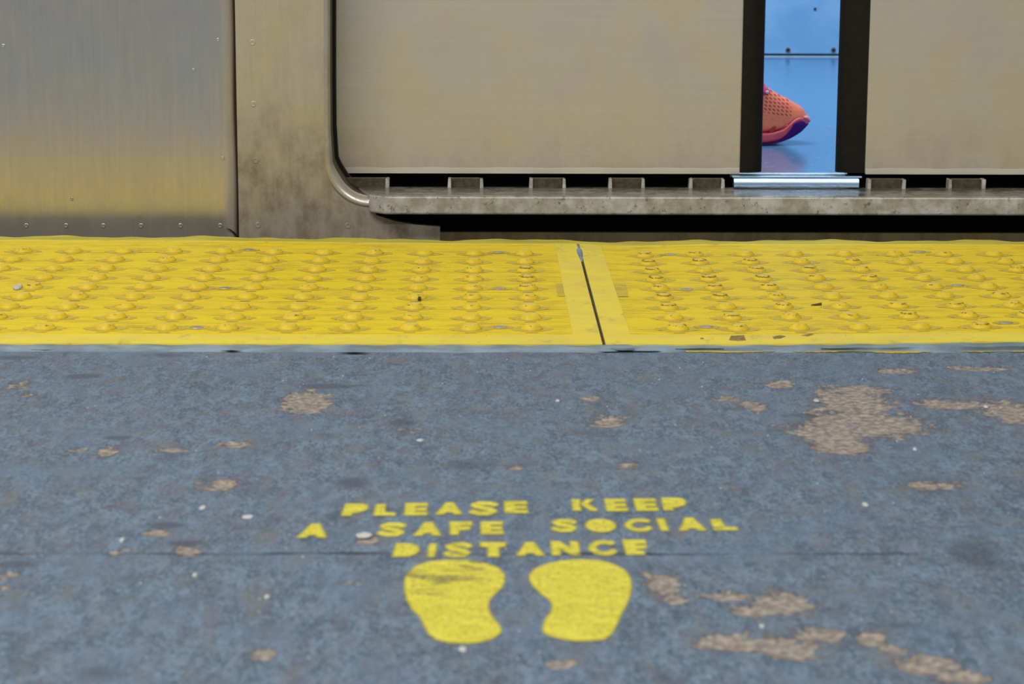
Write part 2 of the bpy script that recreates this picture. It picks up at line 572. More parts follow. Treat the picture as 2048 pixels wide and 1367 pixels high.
def grid_floor():
    xs = np.concatenate([np.linspace(-5, -0.62, 24)[:-1], np.linspace(-0.62, 0.66, 330), np.linspace(0.66, 5, 24)[1:]])
    ys = np.concatenate([np.linspace(-6, 1.05, 30)[:-1], np.linspace(1.05, Y_SEAL, 250)])
    X, Y = np.meshgrid(xs, ys)
    wear = np.zeros_like(X)
    dark = np.zeros_like(X)

    def blob(arr, px, py, rx, ry, k=1.0):
        c = onz(px, py, FZ)
        a = abs(onz(px + rx, py, FZ).x - c.x)
        b = abs(onz(px, py - ry, FZ).y - onz(px, py + ry, FZ).y) / 2
        q = ((X - c.x) / a) ** 2 + ((Y - c.y) / b) ** 2
        np.maximum(arr, k * np.exp(-q * 0.55), out=arr)

    for w in [(615, 803, 45, 22), (650, 790, 25, 8, .8), (1700, 800, 70, 26), (1690, 840, 60, 24), (1655, 862, 70, 20), (1760, 848, 85, 22), (1680, 888, 55, 18),
              (1730, 778, 45, 8), (1600, 858, 50, 10, .8), (1900, 808, 60, 9), (2012, 822, 48, 22), (1215, 842, 50, 14, .75), (215, 902, 20, 9, .85), (470, 888, 40, 8, .75),
              (440, 970, 55, 12, .75), (160, 900, 18, 6, .8), (345, 900, 40, 5, .7), (318, 1064, 28, 8, .9), (372, 1101, 26, 10, .9), (232, 1103, 26, 9, .75),
              (14, 1147, 26, 9, .8), (12, 1176, 18, 6, .75), (1325, 1163, 36, 20), (1350, 1195, 22, 12), (1455, 1190, 48, 10), (1562, 1208, 60, 22), (1505, 1220, 42, 12),
              (1475, 1283, 62, 18), (1415, 1285, 26, 10), (1570, 1295, 58, 20), (1650, 1268, 55, 14, .85), (1738, 1276, 32, 14), (1790, 1300, 36, 10, .8),
              (530, 1307, 26, 10), (1120, 1327, 26, 10), (1845, 1330, 48, 18), (1895, 1325, 26, 10), (1930, 1352, 46, 12), (1560, 768, 32, 7), (1960, 736, 55, 5),
              (1790, 741, 40, 5), (1450, 796, 30, 7, .8), (1510, 812, 26, 12, .8), (735, 1078, 20, 8), (1030, 935, 26, 8, .65), (40, 770, 30, 10, .7), (1255, 930, 30, 7, .7), (1870, 970, 60, 12, .7),
              (50, 790, 30, 6, .6), (815, 862, 30, 6, .7), (1180, 797, 22, 5, .8), (700, 1165, 30, 8, .55)]:
        blob(wear, *w)
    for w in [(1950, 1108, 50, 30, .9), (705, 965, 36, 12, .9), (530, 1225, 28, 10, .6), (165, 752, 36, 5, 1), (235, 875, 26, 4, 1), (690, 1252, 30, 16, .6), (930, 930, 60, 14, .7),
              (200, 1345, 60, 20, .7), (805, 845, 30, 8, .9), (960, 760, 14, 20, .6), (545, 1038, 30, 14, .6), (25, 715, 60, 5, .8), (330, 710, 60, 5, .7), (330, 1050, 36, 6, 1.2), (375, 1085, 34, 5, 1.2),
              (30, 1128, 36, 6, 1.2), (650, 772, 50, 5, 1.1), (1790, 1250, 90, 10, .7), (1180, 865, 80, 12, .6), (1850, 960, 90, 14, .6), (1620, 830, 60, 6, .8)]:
        blob(dark, *w)  # thin blobs beside the worn hollows paint their shaded far edges
    z = FZ - 0.0012 * np.clip((wear - 0.45) * 4, 0, 1)
    ny, nx = X.shape
    me = bpy.data.meshes.new('floor')
    co = np.stack([X, Y, z], -1).reshape(-1, 3)
    idx = np.arange(nx * ny).reshape(ny, nx)
    q = np.stack([idx[:-1, :-1], idx[:-1, 1:], idx[1:, 1:], idx[1:, :-1]], -1).reshape(-1, 4)
    me.vertices.add(len(co))
    me.vertices.foreach_set('co', co.ravel())
    me.loops.add(q.size)
    me.loops.foreach_set('vertex_index', q.ravel())
    me.polygons.add(len(q))
    me.polygons.foreach_set('loop_start', np.arange(len(q)) * 4)
    me.polygons.foreach_set('loop_total', np.full(len(q), 4))
    me.polygons.foreach_set('use_smooth', np.ones(len(q), bool))
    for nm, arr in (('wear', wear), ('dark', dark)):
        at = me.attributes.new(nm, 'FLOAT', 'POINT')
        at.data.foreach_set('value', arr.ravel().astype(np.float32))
    me.materials.append(M['floor'])
    me.update(calc_edges=True)
    me.validate()
    o = bpy.data.objects.new('floor', me)
    scene.collection.objects.link(o)
    tag(o, 'blue grey painted platform floor with tan worn patches and a crack', 'floor', kind='structure')


Y_SEAL = onz(1024, 704, FZ).y                   # where the painted floor meets the sealant
YF = onz(1024, 688).y                           # front edge of the bumpy panels
YB = onz(1024, 487).y                           # back edge of the bumpy panels
YE = onz(1024, 478).y                           # lip of the platform
grid_floor()


def smooth01(t):
    t = min(1.0, max(0.0, t))
    return t * t * (3 - 2 * t)


def lift(x, y):
    """the panels are not quite flat"""
    t = (y - 2.6395) / -0.48
    t = min(1.12, max(-0.15, t))
    if x < XJ(y):
        return 0.0024 * (1 - t) ** 2 * smooth01((-x + 0.02) / 0.45) - 0.0009 * 4 * max(0, t) * max(0, 1 - t)
    return 0.0034 * max(0, t) * smooth01((x - 0.2) / 0.40) - 0.0022 * max(0.0, 1 - t) * (1 - smooth01((x - 0.17) / 0.12)) * smooth01((x - 0.11) / 0.05)


JA, JB = onz(1164, 520), onz(1206.5, 682)


def XJ(y):
    return JA.x + (JB.x - JA.x) * (y - JA.y) / (JB.y - JA.y)


# concrete under the panels, track bed in the gap
MB().box(-5, 5, Y_SEAL - 0.004, YE - 0.006, -0.6, -0.0095).build('platform_edge', M['concrete'])
tag(bpy.data.objects['platform_edge'], 'concrete platform edge under the yellow bumpy strip', 'platform edge', kind='structure')
MB().box(-5, 5, Y_SEAL - 0.3, 7.0, -1.25, -1.15).build('ground', M['ballast'])
tag(bpy.data.objects['ground'], 'dark track bed below the train', 'track bed', kind='structure')


def sealant():
    mb = MB()
    n = 260
    rs = []
    for i in range(n + 1):
        x = -1.2 + 2.4 * i / n
        wob = 0.0016 * math.sin(x * 41) + 0.0012 * math.sin(x * 97 + 1) + random.uniform(-.0006, .0006)
        zt = lift(x, YF) - 0.0006 + 0.0004 * math.sin(x * 130)
        y1 = Y_SEAL - 0.001 + wob + smooth01((x - 0.1) / 0.1) * 0.004
        rs.append([(x, YF + 0.004, zt - 0.001), (x, YF - 0.001, zt), (x, YF - 0.012, zt * 0.75 - 0.0010), (x, y1 + 0.004, FZ + 0.0014), (x, y1, FZ - 0.0004), (x, y1, FZ - 0.004), (x, YF + 0.004, FZ - 0.004)])
    mb.rings(rs)
    o = mb.build('trim_1', M['sealant'], auto=50)
    tag(o, 'pale blue grey sealant bead along the front of the yellow strip', 'sealant', kind='structure')
    # sliver of yellow paint showing below the bead, right of the joint
    mb = MB()
    xs = [onz(px, 700, FZ).x for px in range(1370, 2060, 6)]
    lo, hi = [], []
    for x in xs:
        k = max(-0.6, 0.5 * math.sin(x * 37) + 0.45 * math.sin(x * 83 + 1) + random.uniform(0.1, 0.7))
        y0 = Y_SEAL + 0.004 + 0.0012 * math.sin(x * 60)
        lo.append((x, y0 - 0.0012 - 0.0048 * k, FZ + 0.0005))
        hi.append((x, y0 + 0.007, FZ + 0.0005))
    b = len(xs)
    mb.add(lo + hi, [(i, i + 1, b + i + 1, b + i) for i in range(b - 1)])
    p = mb.build('paint_line', M['patch'], o)
    p['label'] = 'yellow paint sliver'
    # cracked lip under the joint
    mb = MB()
    a = [onz(px, py, 0.0005) for px, py in ((1222, 687), (1250, 686.5), (1266, 691), (1268, 696.5), (1246, 696), (1222, 693))]
    hts = (-0.0006, -0.0002, 0.0006, 0.0006, 0.0, -0.0008)
    top = [Vector((p.x, p.y, 0.0002 + h)) for p, h in zip(a, hts)]
    bot = [Vector((p.x, p.y, -0.0016 + h)) for p, h in zip(a, hts)]
    mb.rings([bot, top])
    mb.build('cracked_lip', M['sealant'], o)
    mb = MB()
    a = [onz(px, py, FZ + 0.0008) for px, py in ((1180, 702.5), (1230, 700.5), (1268, 697), (1290, 700), (1325, 702), (1300, 703), (1262, 702.5), (1215, 704))]
    mb.add([(p.x, p.y, FZ + 0.0008) for p in a], [tuple(range(len(a)))])
    mb.build('crack', M['dark'], o)
    mb = MB()
    for x0, x1, yy, h in ((672, 745, 707.5, 1.6), (440, 486, 703.5, 1.4), (60, 120, 701, 1.2), (1880, 1925, 699, 1.2)):
        a = [onz(x0, yy, FZ), onz((x0 + x1) / 2, yy - h, FZ), onz(x1, yy + .5, FZ), onz((x0 + x1) / 2, yy + h, FZ)]
        mb.add([(p.x, p.y, FZ + 0.0012) for p in a], [(3, 2, 1, 0)])
    mb.build('crack', M['dark'], o)


sealant()

# ------------------------------------------------------------------ tactile panels
ROW0_Y, PITCH = 2.63945, 0.06
COL0_X = -0.0198038
RIGHT_COL0 = COL0_X + PITCH + 0.1445
GAP = 0.0016


def ridge_profile(y_front, y_back):
    """(y, z, groove) across the ribs, front to back"""
    out = []
    p = 0.0075
    n = int((y_back - y_front) / p)
    p = (y_back - y_front) / n
    for i in range(n):
        y = y_front + i * p
        out += [(y, -0.0014, 1.0), (y + 0.0018, -0.0014, 1.0), (y + 0.0020, -0.0001, 0.95), (y + 0.0023, 0.0, 0.15), (y + p - 0.0004, 0.0, 0.15)]
    out.append((y_back, -0.0011, 1.0))
    return out


def dome_mesh(k):
    r_ = random.Random(100 + k)
    prof = [(0.0117, -0.0006), (0.0115, 0.0002), (0.0108, 0.0011), (0.0098, 0.0022), (0.0090, 0.0033), (0.0081, 0.0042), (0.0069, 0.0047), (0.0034, 0.0050), (0.0, 0.00505)]
    n = 24
    rs = []
    ph = [r_.uniform(0, 6.28) for _ in range(4)]
    for r, z in prof[:-1]:
        ring = []
        for i in range(n):
            a = 2 * math.pi * i / n
            j = 1 + (0.035 if z > 0.002 else 0.01) * math.sin(3 * a + ph[0]) + 0.02 * math.sin(5 * a + ph[1]) * (z > 0.002)
            zz = z + (0.00025 * math.sin(2 * a + ph[2]) + 0.00018 * math.sin(4 * a + ph[3])) * (z > 0.003)
            ring.append((r * j * math.cos(a), r * j * math.sin(a), zz))
        rs.append(ring)
    mb = MB().rings(rs, cap0=False, cap1=False)
    b = len(mb.v) - n
    mb.v.append((0, 0, prof[-1][1]))
    for i in range(n):
        mb.f.append([b + i, b + (i + 1) % n, len(mb.v) - 1])
        mb.m.append(0)
    me = bpy.data.meshes.new('dome')
    me.from_pydata(mb.v, [], mb.f)
    me.polygons.foreach_set('use_smooth', [True] * len(me.polygons))
    me.materials.append(M['dome'])
    return me


DOMES = [dome_mesh(k) for k in range(8)]


def px_of(p):
    d = Vector(p) - CAM
    return 1024 + F_PX * d.dot(RIGHT) / d.dot(FWD)


def in_frame(p, pad=26):
    d = Vector(p) - CAM
    z = d.dot(FWD)
    u = 1024 + F_PX * d.dot(RIGHT) / z
    return -pad < u < 2048 + pad


CROSS_Q = [(0.0220, 0.0), (0.0220, 0.0036), (0.0188, 0.0036), (0.0188, 0.0072), (0.0155, 0.0072), (0.0155, 0.0103), (0.0122, 0.0103), (0.0122, 0.0126), (0.0055, 0.0126), (0.0058, 0.0215), (0.0, 0.0215)]
CROSS = CROSS_Q + [(-x, y) for x, y in reversed(CROSS_Q[:-1])] + [(-x, -y) for x, y in CROSS_Q[1:]] + [(x, -y) for x, y in reversed(CROSS_Q[1:-1])]


def tactile(side, xa, xb, cols, col0, label, screws, plug):
    root = thing('tactile_panel', ((xa + xb) / 2, (YF + YB) / 2, 0), label, 'tactile paving', 'yellow tactile warning panels')
    # body and flat rims ---------------------------------------------------
    y_r0, y_r1 = onz(1024, 670).y, onz(1024, 489).y
    bw_back, bw_front = 0.0270, 0.0262         # flat rim beside the joint

    def edge(y, inset=0.0):
        return XJ(y) + side * (GAP + inset)
    prof = ridge_profile(y_r0, y_r1)
    far = xa if side < 0 else xb
    N = 60
    verts, groove, faces = [], [], []
    for (y, z, g) in prof:
        e = edge(y, 0.0265)
        for i in range(N + 1):
            x = far + (e - far) * i / N
            verts.append((x, y, z + lift(x, y)))
            groove.append(g)
    for j in range(len(prof) - 1):
        for i in range(N):
            a = j * (N + 1) + i
            faces.append((a, a + 1, a + N + 2, a + N + 1))
    mb = MB()
    mb.add(verts, faces)
    # solid body below the ribs
    M_ = 30
    xs = [far + (0 - far) * 0 for _ in range(1)]
    for ya, yb_, z0, z1 in ((YF, y_r0, -0.008, 0.0004), (y_r1, YB, -0.008, 0.0003)):
        rs = []
        for i in range(M_ + 1):
            k = i / M_
            ring = []
            for y, z in ((ya, z0), (yb_, z0), (yb_, z1), (ya, z1)):
                x = far + (edge(y) - far) * k
                jag = (random.uniform(-0.0006, 0.0006) if (y == YF) else 0)
                ring.append((x, y + jag, z + lift(x, y)))
            rs.append(ring)
        mb.rings(rs, mat=1)
        groove += [0] * (4 * (M_ + 1))
    rs = []
    for i in range(21):
        y = y_r0 + (y_r1 - y_r0) * i / 20
        x0, x1 = edge(y, 0.0265), edge(y)
        rs.append([(x0, y, -0.008 + lift(x0, y)), (x1, y, -0.008 + lift(x1, y)), (x1, y, 0.0005 + lift(x1, y)), (x0, y, 0.0005 + lift(x0, y))])
    mb.rings(rs, mat=1)
    groove += [0] * (4 * 21)
    # smooth star shaped fields round the domes
    for c in cols:
        for r in range(9):
            x0, y0 = col0 + c * PITCH, ROW0_Y - r * PITCH
            if not (xa < x0 < xb):
                continue
            pts = []
            for dx, dy_ in CROSS:
                x, y = x0 + dx * random.uniform(0.93, 1.05), y0 + dy_
                y = min(max(y, y_r0 + .001), y_r1 - .001)
                pts.append((x, y, 0.0002 + lift(x, y)))
            mb.add(pts, [tuple(range(len(pts)))], 2)
            groove += [0] * len(pts)
    # square plug by the rim
    q = [onz(px, py) for px, py in plug]
    mb.add([(p.x, p.y, 0.0004 + lift(p.x, p.y)) for p in q], [tuple(range(4))], 2)
    groove += [0] * 4
    o = mb.build('ribbed_plate', [M['tactile'], M['border'], M['patch']], root, fix=False)
    at = o.data.attributes.new('groove', 'FLOAT', 'POINT')
    at.data.foreach_set('value', np.array(groove, np.float32))
    for p in o.data.polygons:
        if p.material_index in (0, 2) and p.normal.z < 0:
            p.flip()
    # domes ----------------------------------------------------------------
    rest = MB()
    for r in range(9):
        for c in cols:
            x, y = col0 + c * PITCH, ROW0_Y - r * PITCH
            if not (xa < x < xb):
                continue
            z = lift(x, y) + 0.0002
            me = DOMES[random.randrange(len(DOMES))]
            if in_frame((x, y, z)):
                d = bpy.data.objects.new('dome', me)
                d.parent = root
                d.location = Vector((x, y, z)) - root.location
                d.rotation_euler = (random.uniform(-.03, .03), random.uniform(-.03, .03), 0)
                s = random.uniform(0.95, 1.04)
                f = px_of((x, y, z))
                scr = 0.85 if (1270 < f < 1560 and 1 <= r <= 5) else (0.62 if (840 < f < 1110 and 1 <= r <= 5) else (0.5 if f > 1270 else 0.25))
                d.color = (1, 1, 1, max(0.0, min(1.0, scr + random.uniform(-0.3, 0.25))))
                d.scale = (s, s, random.uniform(0.9, 1.1))
                scene.collection.objects.link(d)
            else:
                rest.add([(v.co.x + x, v.co.y + y, v.co.z + z) for v in me.vertices], [tuple(p.vertices) for p in me.polygons])
    if rest.v:
        d = rest.build('dome', M['dome'], root, smooth=True, fix=False)
        d['kind'] = 'stuff'
    # screws ---------------------------------------------------------------
    for px, py in screws:
        p = onz(px, py)
        n = 16
        rs = []
        for rr, z in ((0.0068, -0.0006), (0.0064, 0.0005), (0.0050, 0.0009), (0.0012, 0.0006)):
            rs.append([(p.x + rr * math.cos(2 * math.pi * i / n), p.y + rr * math.sin(2 * math.pi * i / n), z + lift(p.x, p.y)) for i in range(n)])
        s = MB().rings(rs).build('screw', M['screw'], root, smooth=True)
        s['label'] = 'dull steel screw'
        rs = []
        for rr, z in ((0.0066, 0.0003), (0.0125, 0.00035)):
            rs.append([(p.x + rr * 1.1 * math.cos(2 * math.pi * i / n), p.y + rr * 0.8 * math.sin(2 * math.pi * i / n), z + lift(p.x, p.y)) for i in range(n)])
        MB().rings(rs, cap0=False, cap1=False).build('screw_seat', M['patch'], root)
    return root


LP = tactile(-1, -1.2, 0.30, range(-20, 2), COL0_X,
             'yellow bumpy tactile panel left of the dark slit, with straighter cleaner domes', [(498, 503), (451, 575.5), (393, 655), (997, 505), (999.5, 575.5), (1001, 654)],
             [(1111, 565), (1130, 565), (1135, 591), (1116, 591)])
RP = tactile(1, -0.1, 1.25, range(0, 19), RIGHT_COL0,
             'yellow bumpy tactile panel right of the dark slit, with brown scraped dome rims', [(1341, 506.5), (1374, 577.5), (1413.5, 653.5), (1840, 503.5), (1916, 573.5), (2012, 651)],
             [(1228, 567), (1251, 567), (1257, 592), (1236, 593)])
for q_ in ([(1462, 672.5), (1488, 671.5), (1492, 681.5), (1476, 682.5), (1458, 681)], [(1545, 675), (1560, 672), (1572, 674), (1562, 678), (1548, 679)], [(1602, 673), (1618, 669.5), (1628, 670), (1616, 674.5)], [(1400, 677), (1406, 676), (1408, 678.5), (1402, 679)]):
    q_ = [onz(*p) for p in q_]
    k_ = len(q_)
    lo_ = [(p.x, p.y, 0.0003 + lift(p.x, p.y)) for p in q_]
    hi_ = [(p.x, p.y, 0.0007 + lift(p.x, p.y)) for p in q_]
    MB().rings([lo_, hi_]).build('scuff_mark', M['scuff'], RP)['label'] = 'brown scuff mark'
# grey filler in the back end of the slit
mb = MB()
rs = []
for k, (py, w) in enumerate(((489, 0.0022), (494, 0.0022), (497, 0.0024), (500, 0.0036), (506, 0.0038), (511, 0.0030), (517, 0.0022), (521, 0.0012))):
    p = onz(1160, py)
    x = XJ(p.y) - 0.0004
    z = lift(x - 0.01, p.y) + (0.0011 if k > 2 else 0.0007)
    rs.append([(x - w, p.y, z - 0.004), (x + w, p.y, z - 0.004), (x + w * .9, p.y, z - .0004), (x, p.y, z), (x - w * .9, p.y, z - .0004)])
fl = mb.rings(rs).build('joint_filler', M['sealant'], LP, smooth=True)
fl['label'] = 'grey joint filler'


mb = MB()
rs = []
for k in range(12):
    y = YF + 0.004 + (onz(1160, 519).y - YF - 0.004) * k / 11
    x = XJ(y)
    z = min(lift(x - 0.01, y), lift(x + 0.01, y)) - 0.0016 + random.uniform(-0.0006, 0.0008)
    rs.append([(x - GAP + .0001, y, z - 0.005), (x + GAP - .0001, y, z - 0.005), (x + GAP - .0001, y, z + random.uniform(0, 0.001)), (x - GAP + .0001, y, z)])
gm = mb.rings(rs).build('joint_grime', M['slit'], LP)
gm['label'] = 'dark grime in the slit'


def nosing():
    mb = MB()
    rs = []
    n = 300
    for i in range(n + 1):
        x = -1.2 + 2.45 * i / n
        w = 0.0038 * math.sin(x * 33 + 0.6) + 0.0026 * math.sin(x * 71 + 2) + 0.0014 * math.sin(x * 151)
        z = lift(x, YB) * 1.0
        ye = YE + 0.002 + w
        rs.append([(x, YB + 0.0006, z - 0.012), (x, YB + 0.0006, z - 0.0005), (x, YB + 0.006, z - 0.0008), (x, ye - 0.006, z - 0.0004 + 0.12 * w), (x, ye, z - 0.002), (x, ye - 0.001, z - 0.007), (x, YE - 0.026, z - 0.0078)])
    o = mb.rings(rs).build('platform_nosing', M['nosing'], auto=40)
    tag(o, 'worn olive yellow nosing with a wavy lip along the back of the bumpy panels', 'edge nosing')


nosing()

# ------------------------------------------------------------------ the train
YBODY = YE + 0.130
ROOF = 2.35
car = thing('subway_car', (0.4, YBODY, -0.3), 'brushed steel subway car with its sliding doors almost shut', 'train')


def P(px, py, dy=0.0):
    p = ony(px, py, YBODY + dy)
    return (p.x, p.z)


def px_x(px, dy=0.0, py=300):
    return ony(px, py, YBODY + dy).x


def px_z(py, dy=0.0, px=1200):
    return ony(px, py, YBODY + dy).z


# left side panel: sheet with a rolled edge by the seam
xs_seam = px_x(471)
mb = MB()
rs = []
for z in np.linspace(-0.26, 0.45, 36).tolist() + [0.8, 1.4, ROOF]:
    bow = 0.0010 * math.sin(z * 14)
    e = xs_seam + 0.0007 * math.sin(z * 30)
    rs.append([(-1.6, YBODY - 0.004 + bow, z), (-0.9, YBODY - 0.004 + bow, z), (-0.6, YBODY - 0.0042 + bow, z), (-0.560, YBODY - 0.0034 + bow, z), (-0.52, YBODY - 0.0042 + bow, z), (e - 0.02, YBODY - 0.004 + bow, z), (e - 0.005, YBODY - 0.0039 + bow, z), (e - 0.003, YBODY - 0.0032 + bow * .6, z), (e - 0.001, YBODY - 0.001, z), (e, YBODY + 0.004, z), (e, YBODY + 0.03, z), (-1.6, YBODY + 0.03, z)])
mb.rings(rs)
side = mb.build('side_panel', M['side'], car, auto=60)

# dark seam
mb = MB().box(px_x(468), px_x(480), YBODY + 0.006, YBODY + 0.02, -0.26, ROOF)
mb.build('seam', M['seam'], car)
# torn black lip at the foot of the seam
pts = [(453, 457), (460, 459), (467, 464), (473, 471), (478, 480)]
rs = []
for k, (x, y) in enumerate(pts):
    p = ony(x, y, YBODY - 0.007)
    w = (0.0006, 0.0012, 0.0016, 0.0016, 0.0012)[k]
    rs.append([(p.x - w, p.y, p.z), (p.x, p.y - 0.002, p.z + w), (p.x + w, p.y, p.z), (p.x, p.y + 0.002, p.z - w)])
MB().rings(rs).build('torn_lip', M['rubber'], car, smooth=True)

# door post with the rounded corner of the opening
R_PX = 88
path = [(652, -60), (652, 40), (652, 160), (653, 260), (654, 325)]
path += [(742 - R_PX * math.cos(a), 322 + R_PX * math.sin(a)) for a in [math.radians(d) for d in range(6, 91, 7)]]
path += [(746, 410)]


def post(mirror=None):
    mx = (lambda x: x) if mirror is None else (lambda x: 2 * mirror - x)
    out = [P(478.5, 540)[:1] + (-0.26,), P(478.5, 0)[:1] + (ROOF,), P(652, 0)[:1] + (ROOF,)]
    out += [P(*q) for q in path]
    out += [P(752, 430), P(790, 442), P(830, 449), P(880, 453)]
    out += [(P(880, 453)[0], -0.26)]
    out = [(mx(x), z) for x, z in out]
    o = MB().prism_xz(out, YBODY, YBODY + 0.012).build('door_post', M['post'], car)
    # rolled frame: quarter round, then the jamb running in
    rs, js, ss = [], [], []
    tp = [(P(652, 0)[0], ROOF)] + [P(*q) for q in path]
    for i, (x, z) in enumerate(tp):
        a = Vector(tp[max(0, i - 1)])
        b = Vector(tp[min(len(tp) - 1, i + 1)])
        d = (b - a).normalized()
        nrm = Vector((-d.y, d.x))              # towards the opening
        r = 0.0042 + 0.0070 * smooth01((P(652, 300)[1] - z) / 0.045)

        def at(off, dpt):
            return (mx(x + nrm.x * off), YBODY + dpt, z + nrm.y * off)
        ring = [at(-0.0035, 0.004), at(-0.0030, -0.0002), at(-0.0015, -0.0009)]
        for k in range(8):
            t = k / 7 * math.pi / 2
            ring.append(at(r * math.sin(t), r * (1 - math.cos(t)) - 0.0012))
        ring += [at(r, 0.014), at(r - 0.002, 0.014), at(r - 0.004, 0.010)]
        rs.append(ring)
        if i < len(tp) - 2:
            ss.append([at(r - 0.001, 0.068), at(r + 0.0036, 0.068), at(r + 0.0036, 0.080), at(r - 0.001, 0.080)])
        js.append([at(r - 0.0004, 0.013), at(r - 0.0004, 0.100), at(r - 0.004, 0.100), at(r - 0.004, 0.013)])
    f = MB().rings(rs).build('door_frame', M['frame'], car, auto=50)
    k_ = MB().rings(ss).build('door_seal', M['rubber'], f)
    j = MB().rings(js).build('jamb', M['jamb'], f, auto=50)
    j['label'] = 'dark brown door jamb'
    return o, f


GAP_MID = px_x(1601, 0.085)
post()
post(GAP_MID + 0.002)
xr = 2 * (GAP_MID + 0.002) - px_x(478.5)
MB().box(xr + 0.004, xr + 0.9, YBODY - 0.004, YBODY + 0.03, -0.26, ROOF).build('side_panel', M['side'], car, bevel=0.003)

# spot weld dimples


def dimple(px, py, r=0.0042, dy=-0.0002):
    x, z = P(px, py)
    n = 14
    rs = []
    for rr, d in ((r, 0.0004), (r * 0.9, -0.0002), (r * 0.72, -0.00025), (r * 0.45, 0.00005), (r * 0.12, 0.0001)):
        rs.append([(x + rr * math.cos(2 * math.pi * i / n), YBODY + dy + d, z + rr * math.sin(2 * math.pi * i / n)) for i in range(n)])
    MB().rings(rs).build('spot_weld', M['post'] if px > 475 else M['side'], car, smooth=True)


for q in ((505, 85), (507, 208), (511, 321), (516, 450), (696, 451)):
    dimple(*q)
for px in (54, 133, 208, 283, 362, 441):
    dimple(px, 450, 0.0030, -0.0050)
for q in ((8, 91), (437, 79), (388, 139), (144, 397), (446, 315)):
    dimple(q[0], q[1], 0.0024, -0.0048)

# sill: thick plate that sticks out, angled at its left end
SF, SBK = -0.030, 0.066
zt, zb = px_z(392, SF), px_z(430, SF)
XR = 2 * GAP_MID - px_x(757)
pl = [(px_x(769, SF), YBODY + SF), (px_x(757, SF) + 2 * (GAP_MID - px_x(757, SF)), YBODY + SF), (XR + 0.01, YBODY - 0.012), (XR + 0.03, YBODY + SBK), (px_x(712, SBK), YBODY + SBK), (px_x(736, 0), YBODY + 0.004), (px_x(739), YBODY - 0.010)]
sill = MB().prism_xy(pl, zb, zt).build('sill', M['sill'], car, bevel=0.003, seg=3)

# skirt and the black hollow behind and below the sill
MB().box(px_x(876), 1.5, YBODY + 0.016, YBODY + 0.03, -0.26, px_z(465, 0.016)).build('skirt', M['skirt'], car)
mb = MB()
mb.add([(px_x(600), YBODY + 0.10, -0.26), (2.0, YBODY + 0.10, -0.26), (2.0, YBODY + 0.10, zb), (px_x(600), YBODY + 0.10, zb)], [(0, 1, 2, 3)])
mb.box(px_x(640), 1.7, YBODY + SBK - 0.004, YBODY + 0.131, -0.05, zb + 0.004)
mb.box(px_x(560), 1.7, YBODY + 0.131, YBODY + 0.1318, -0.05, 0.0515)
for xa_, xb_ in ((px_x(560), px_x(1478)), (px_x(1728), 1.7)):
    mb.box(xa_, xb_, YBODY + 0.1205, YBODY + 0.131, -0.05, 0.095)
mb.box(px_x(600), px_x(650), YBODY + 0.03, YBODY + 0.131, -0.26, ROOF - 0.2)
mb.build('door_pocket', M['dark'], car)  # near-black colour stands in for the deep shade under the leaves

# drain blocks along the back of the sill: two cheeks and a recessed web
BY = SBK - 0.014


def block(x0, x1, left=True, right=True, top=357):
    z0, z1 = zt - 0.0005, px_z(top, BY)
    a, b = px_x(x0, BY, 365), px_x(x1, BY, 365)
    w = 0.0050
    body = MB()
    body.box(a + (w if left else 0), b - (w if right else 0), YBODY + BY + 0.007, YBODY + BY + 0.016, z0, z1 - 0.0006)
    o = body.build('drain_block', M['web'], car, bevel=0.0006)
    for on, p, q in ((left, a, a + w), (right, b - w, b)):
        if on:
            ch = MB().prism_xz([(p, z0), (q, z0), (q + random.uniform(-.0008, .0004), z1 - random.uniform(0, .0015)), (p + random.uniform(0, .0012), z1 - random.uniform(0, .0012))], YBODY + BY, YBODY + BY + 0.017)
            ch.build('cheek', M['sill'], o, bevel=0.0007)


block(690, 778, False, True)
for x0, x1 in ((895, 967), (1058, 1132), (1217, 1290), (1378, 1450), (1735, 1812), (1897, 1972), (2060, 2135)):
    block(x0, x1)

# bright steel guide below the meeting edges
GY = SBK - 0.016
a, b = px_x(1468, GY, 365), px_x(1718, GY, 365)
z0 = px_z(374, GY)
z1 = px_z(357, GY)
rs = []
prof = [(GY, z0), (GY - 0.0012, z0 + 0.003), (GY - 0.0008, z0 + (z1 - z0) * 0.6), (GY + 0.001, z1), (GY + 0.010, z1 + 0.0004), (GY + 0.014, z1), (GY + 0.014, z0)]
for x in (a, a + 0.002, b - 0.002, b):
    rs.append([(x, YBODY + d, z) for d, z in prof])
gd = MB().rings(rs).build('threshold_guide', M['guide'], car, auto=35)
gd['label'] = 'steel guide tinted with blue light'
za = px_z(351, GY + 0.011)
MB().box(px_x(1466, GY, 350), px_x(1726, GY, 350), YBODY + GY + 0.007, YBODY + GY + 0.016, za - 0.0022, za).build('guide_lip', M['guide'], gd, bevel=0.0005)

# door leaves
LY0, LY1 = 0.085, 0.118
LZ = px_z(346.5, LY0)


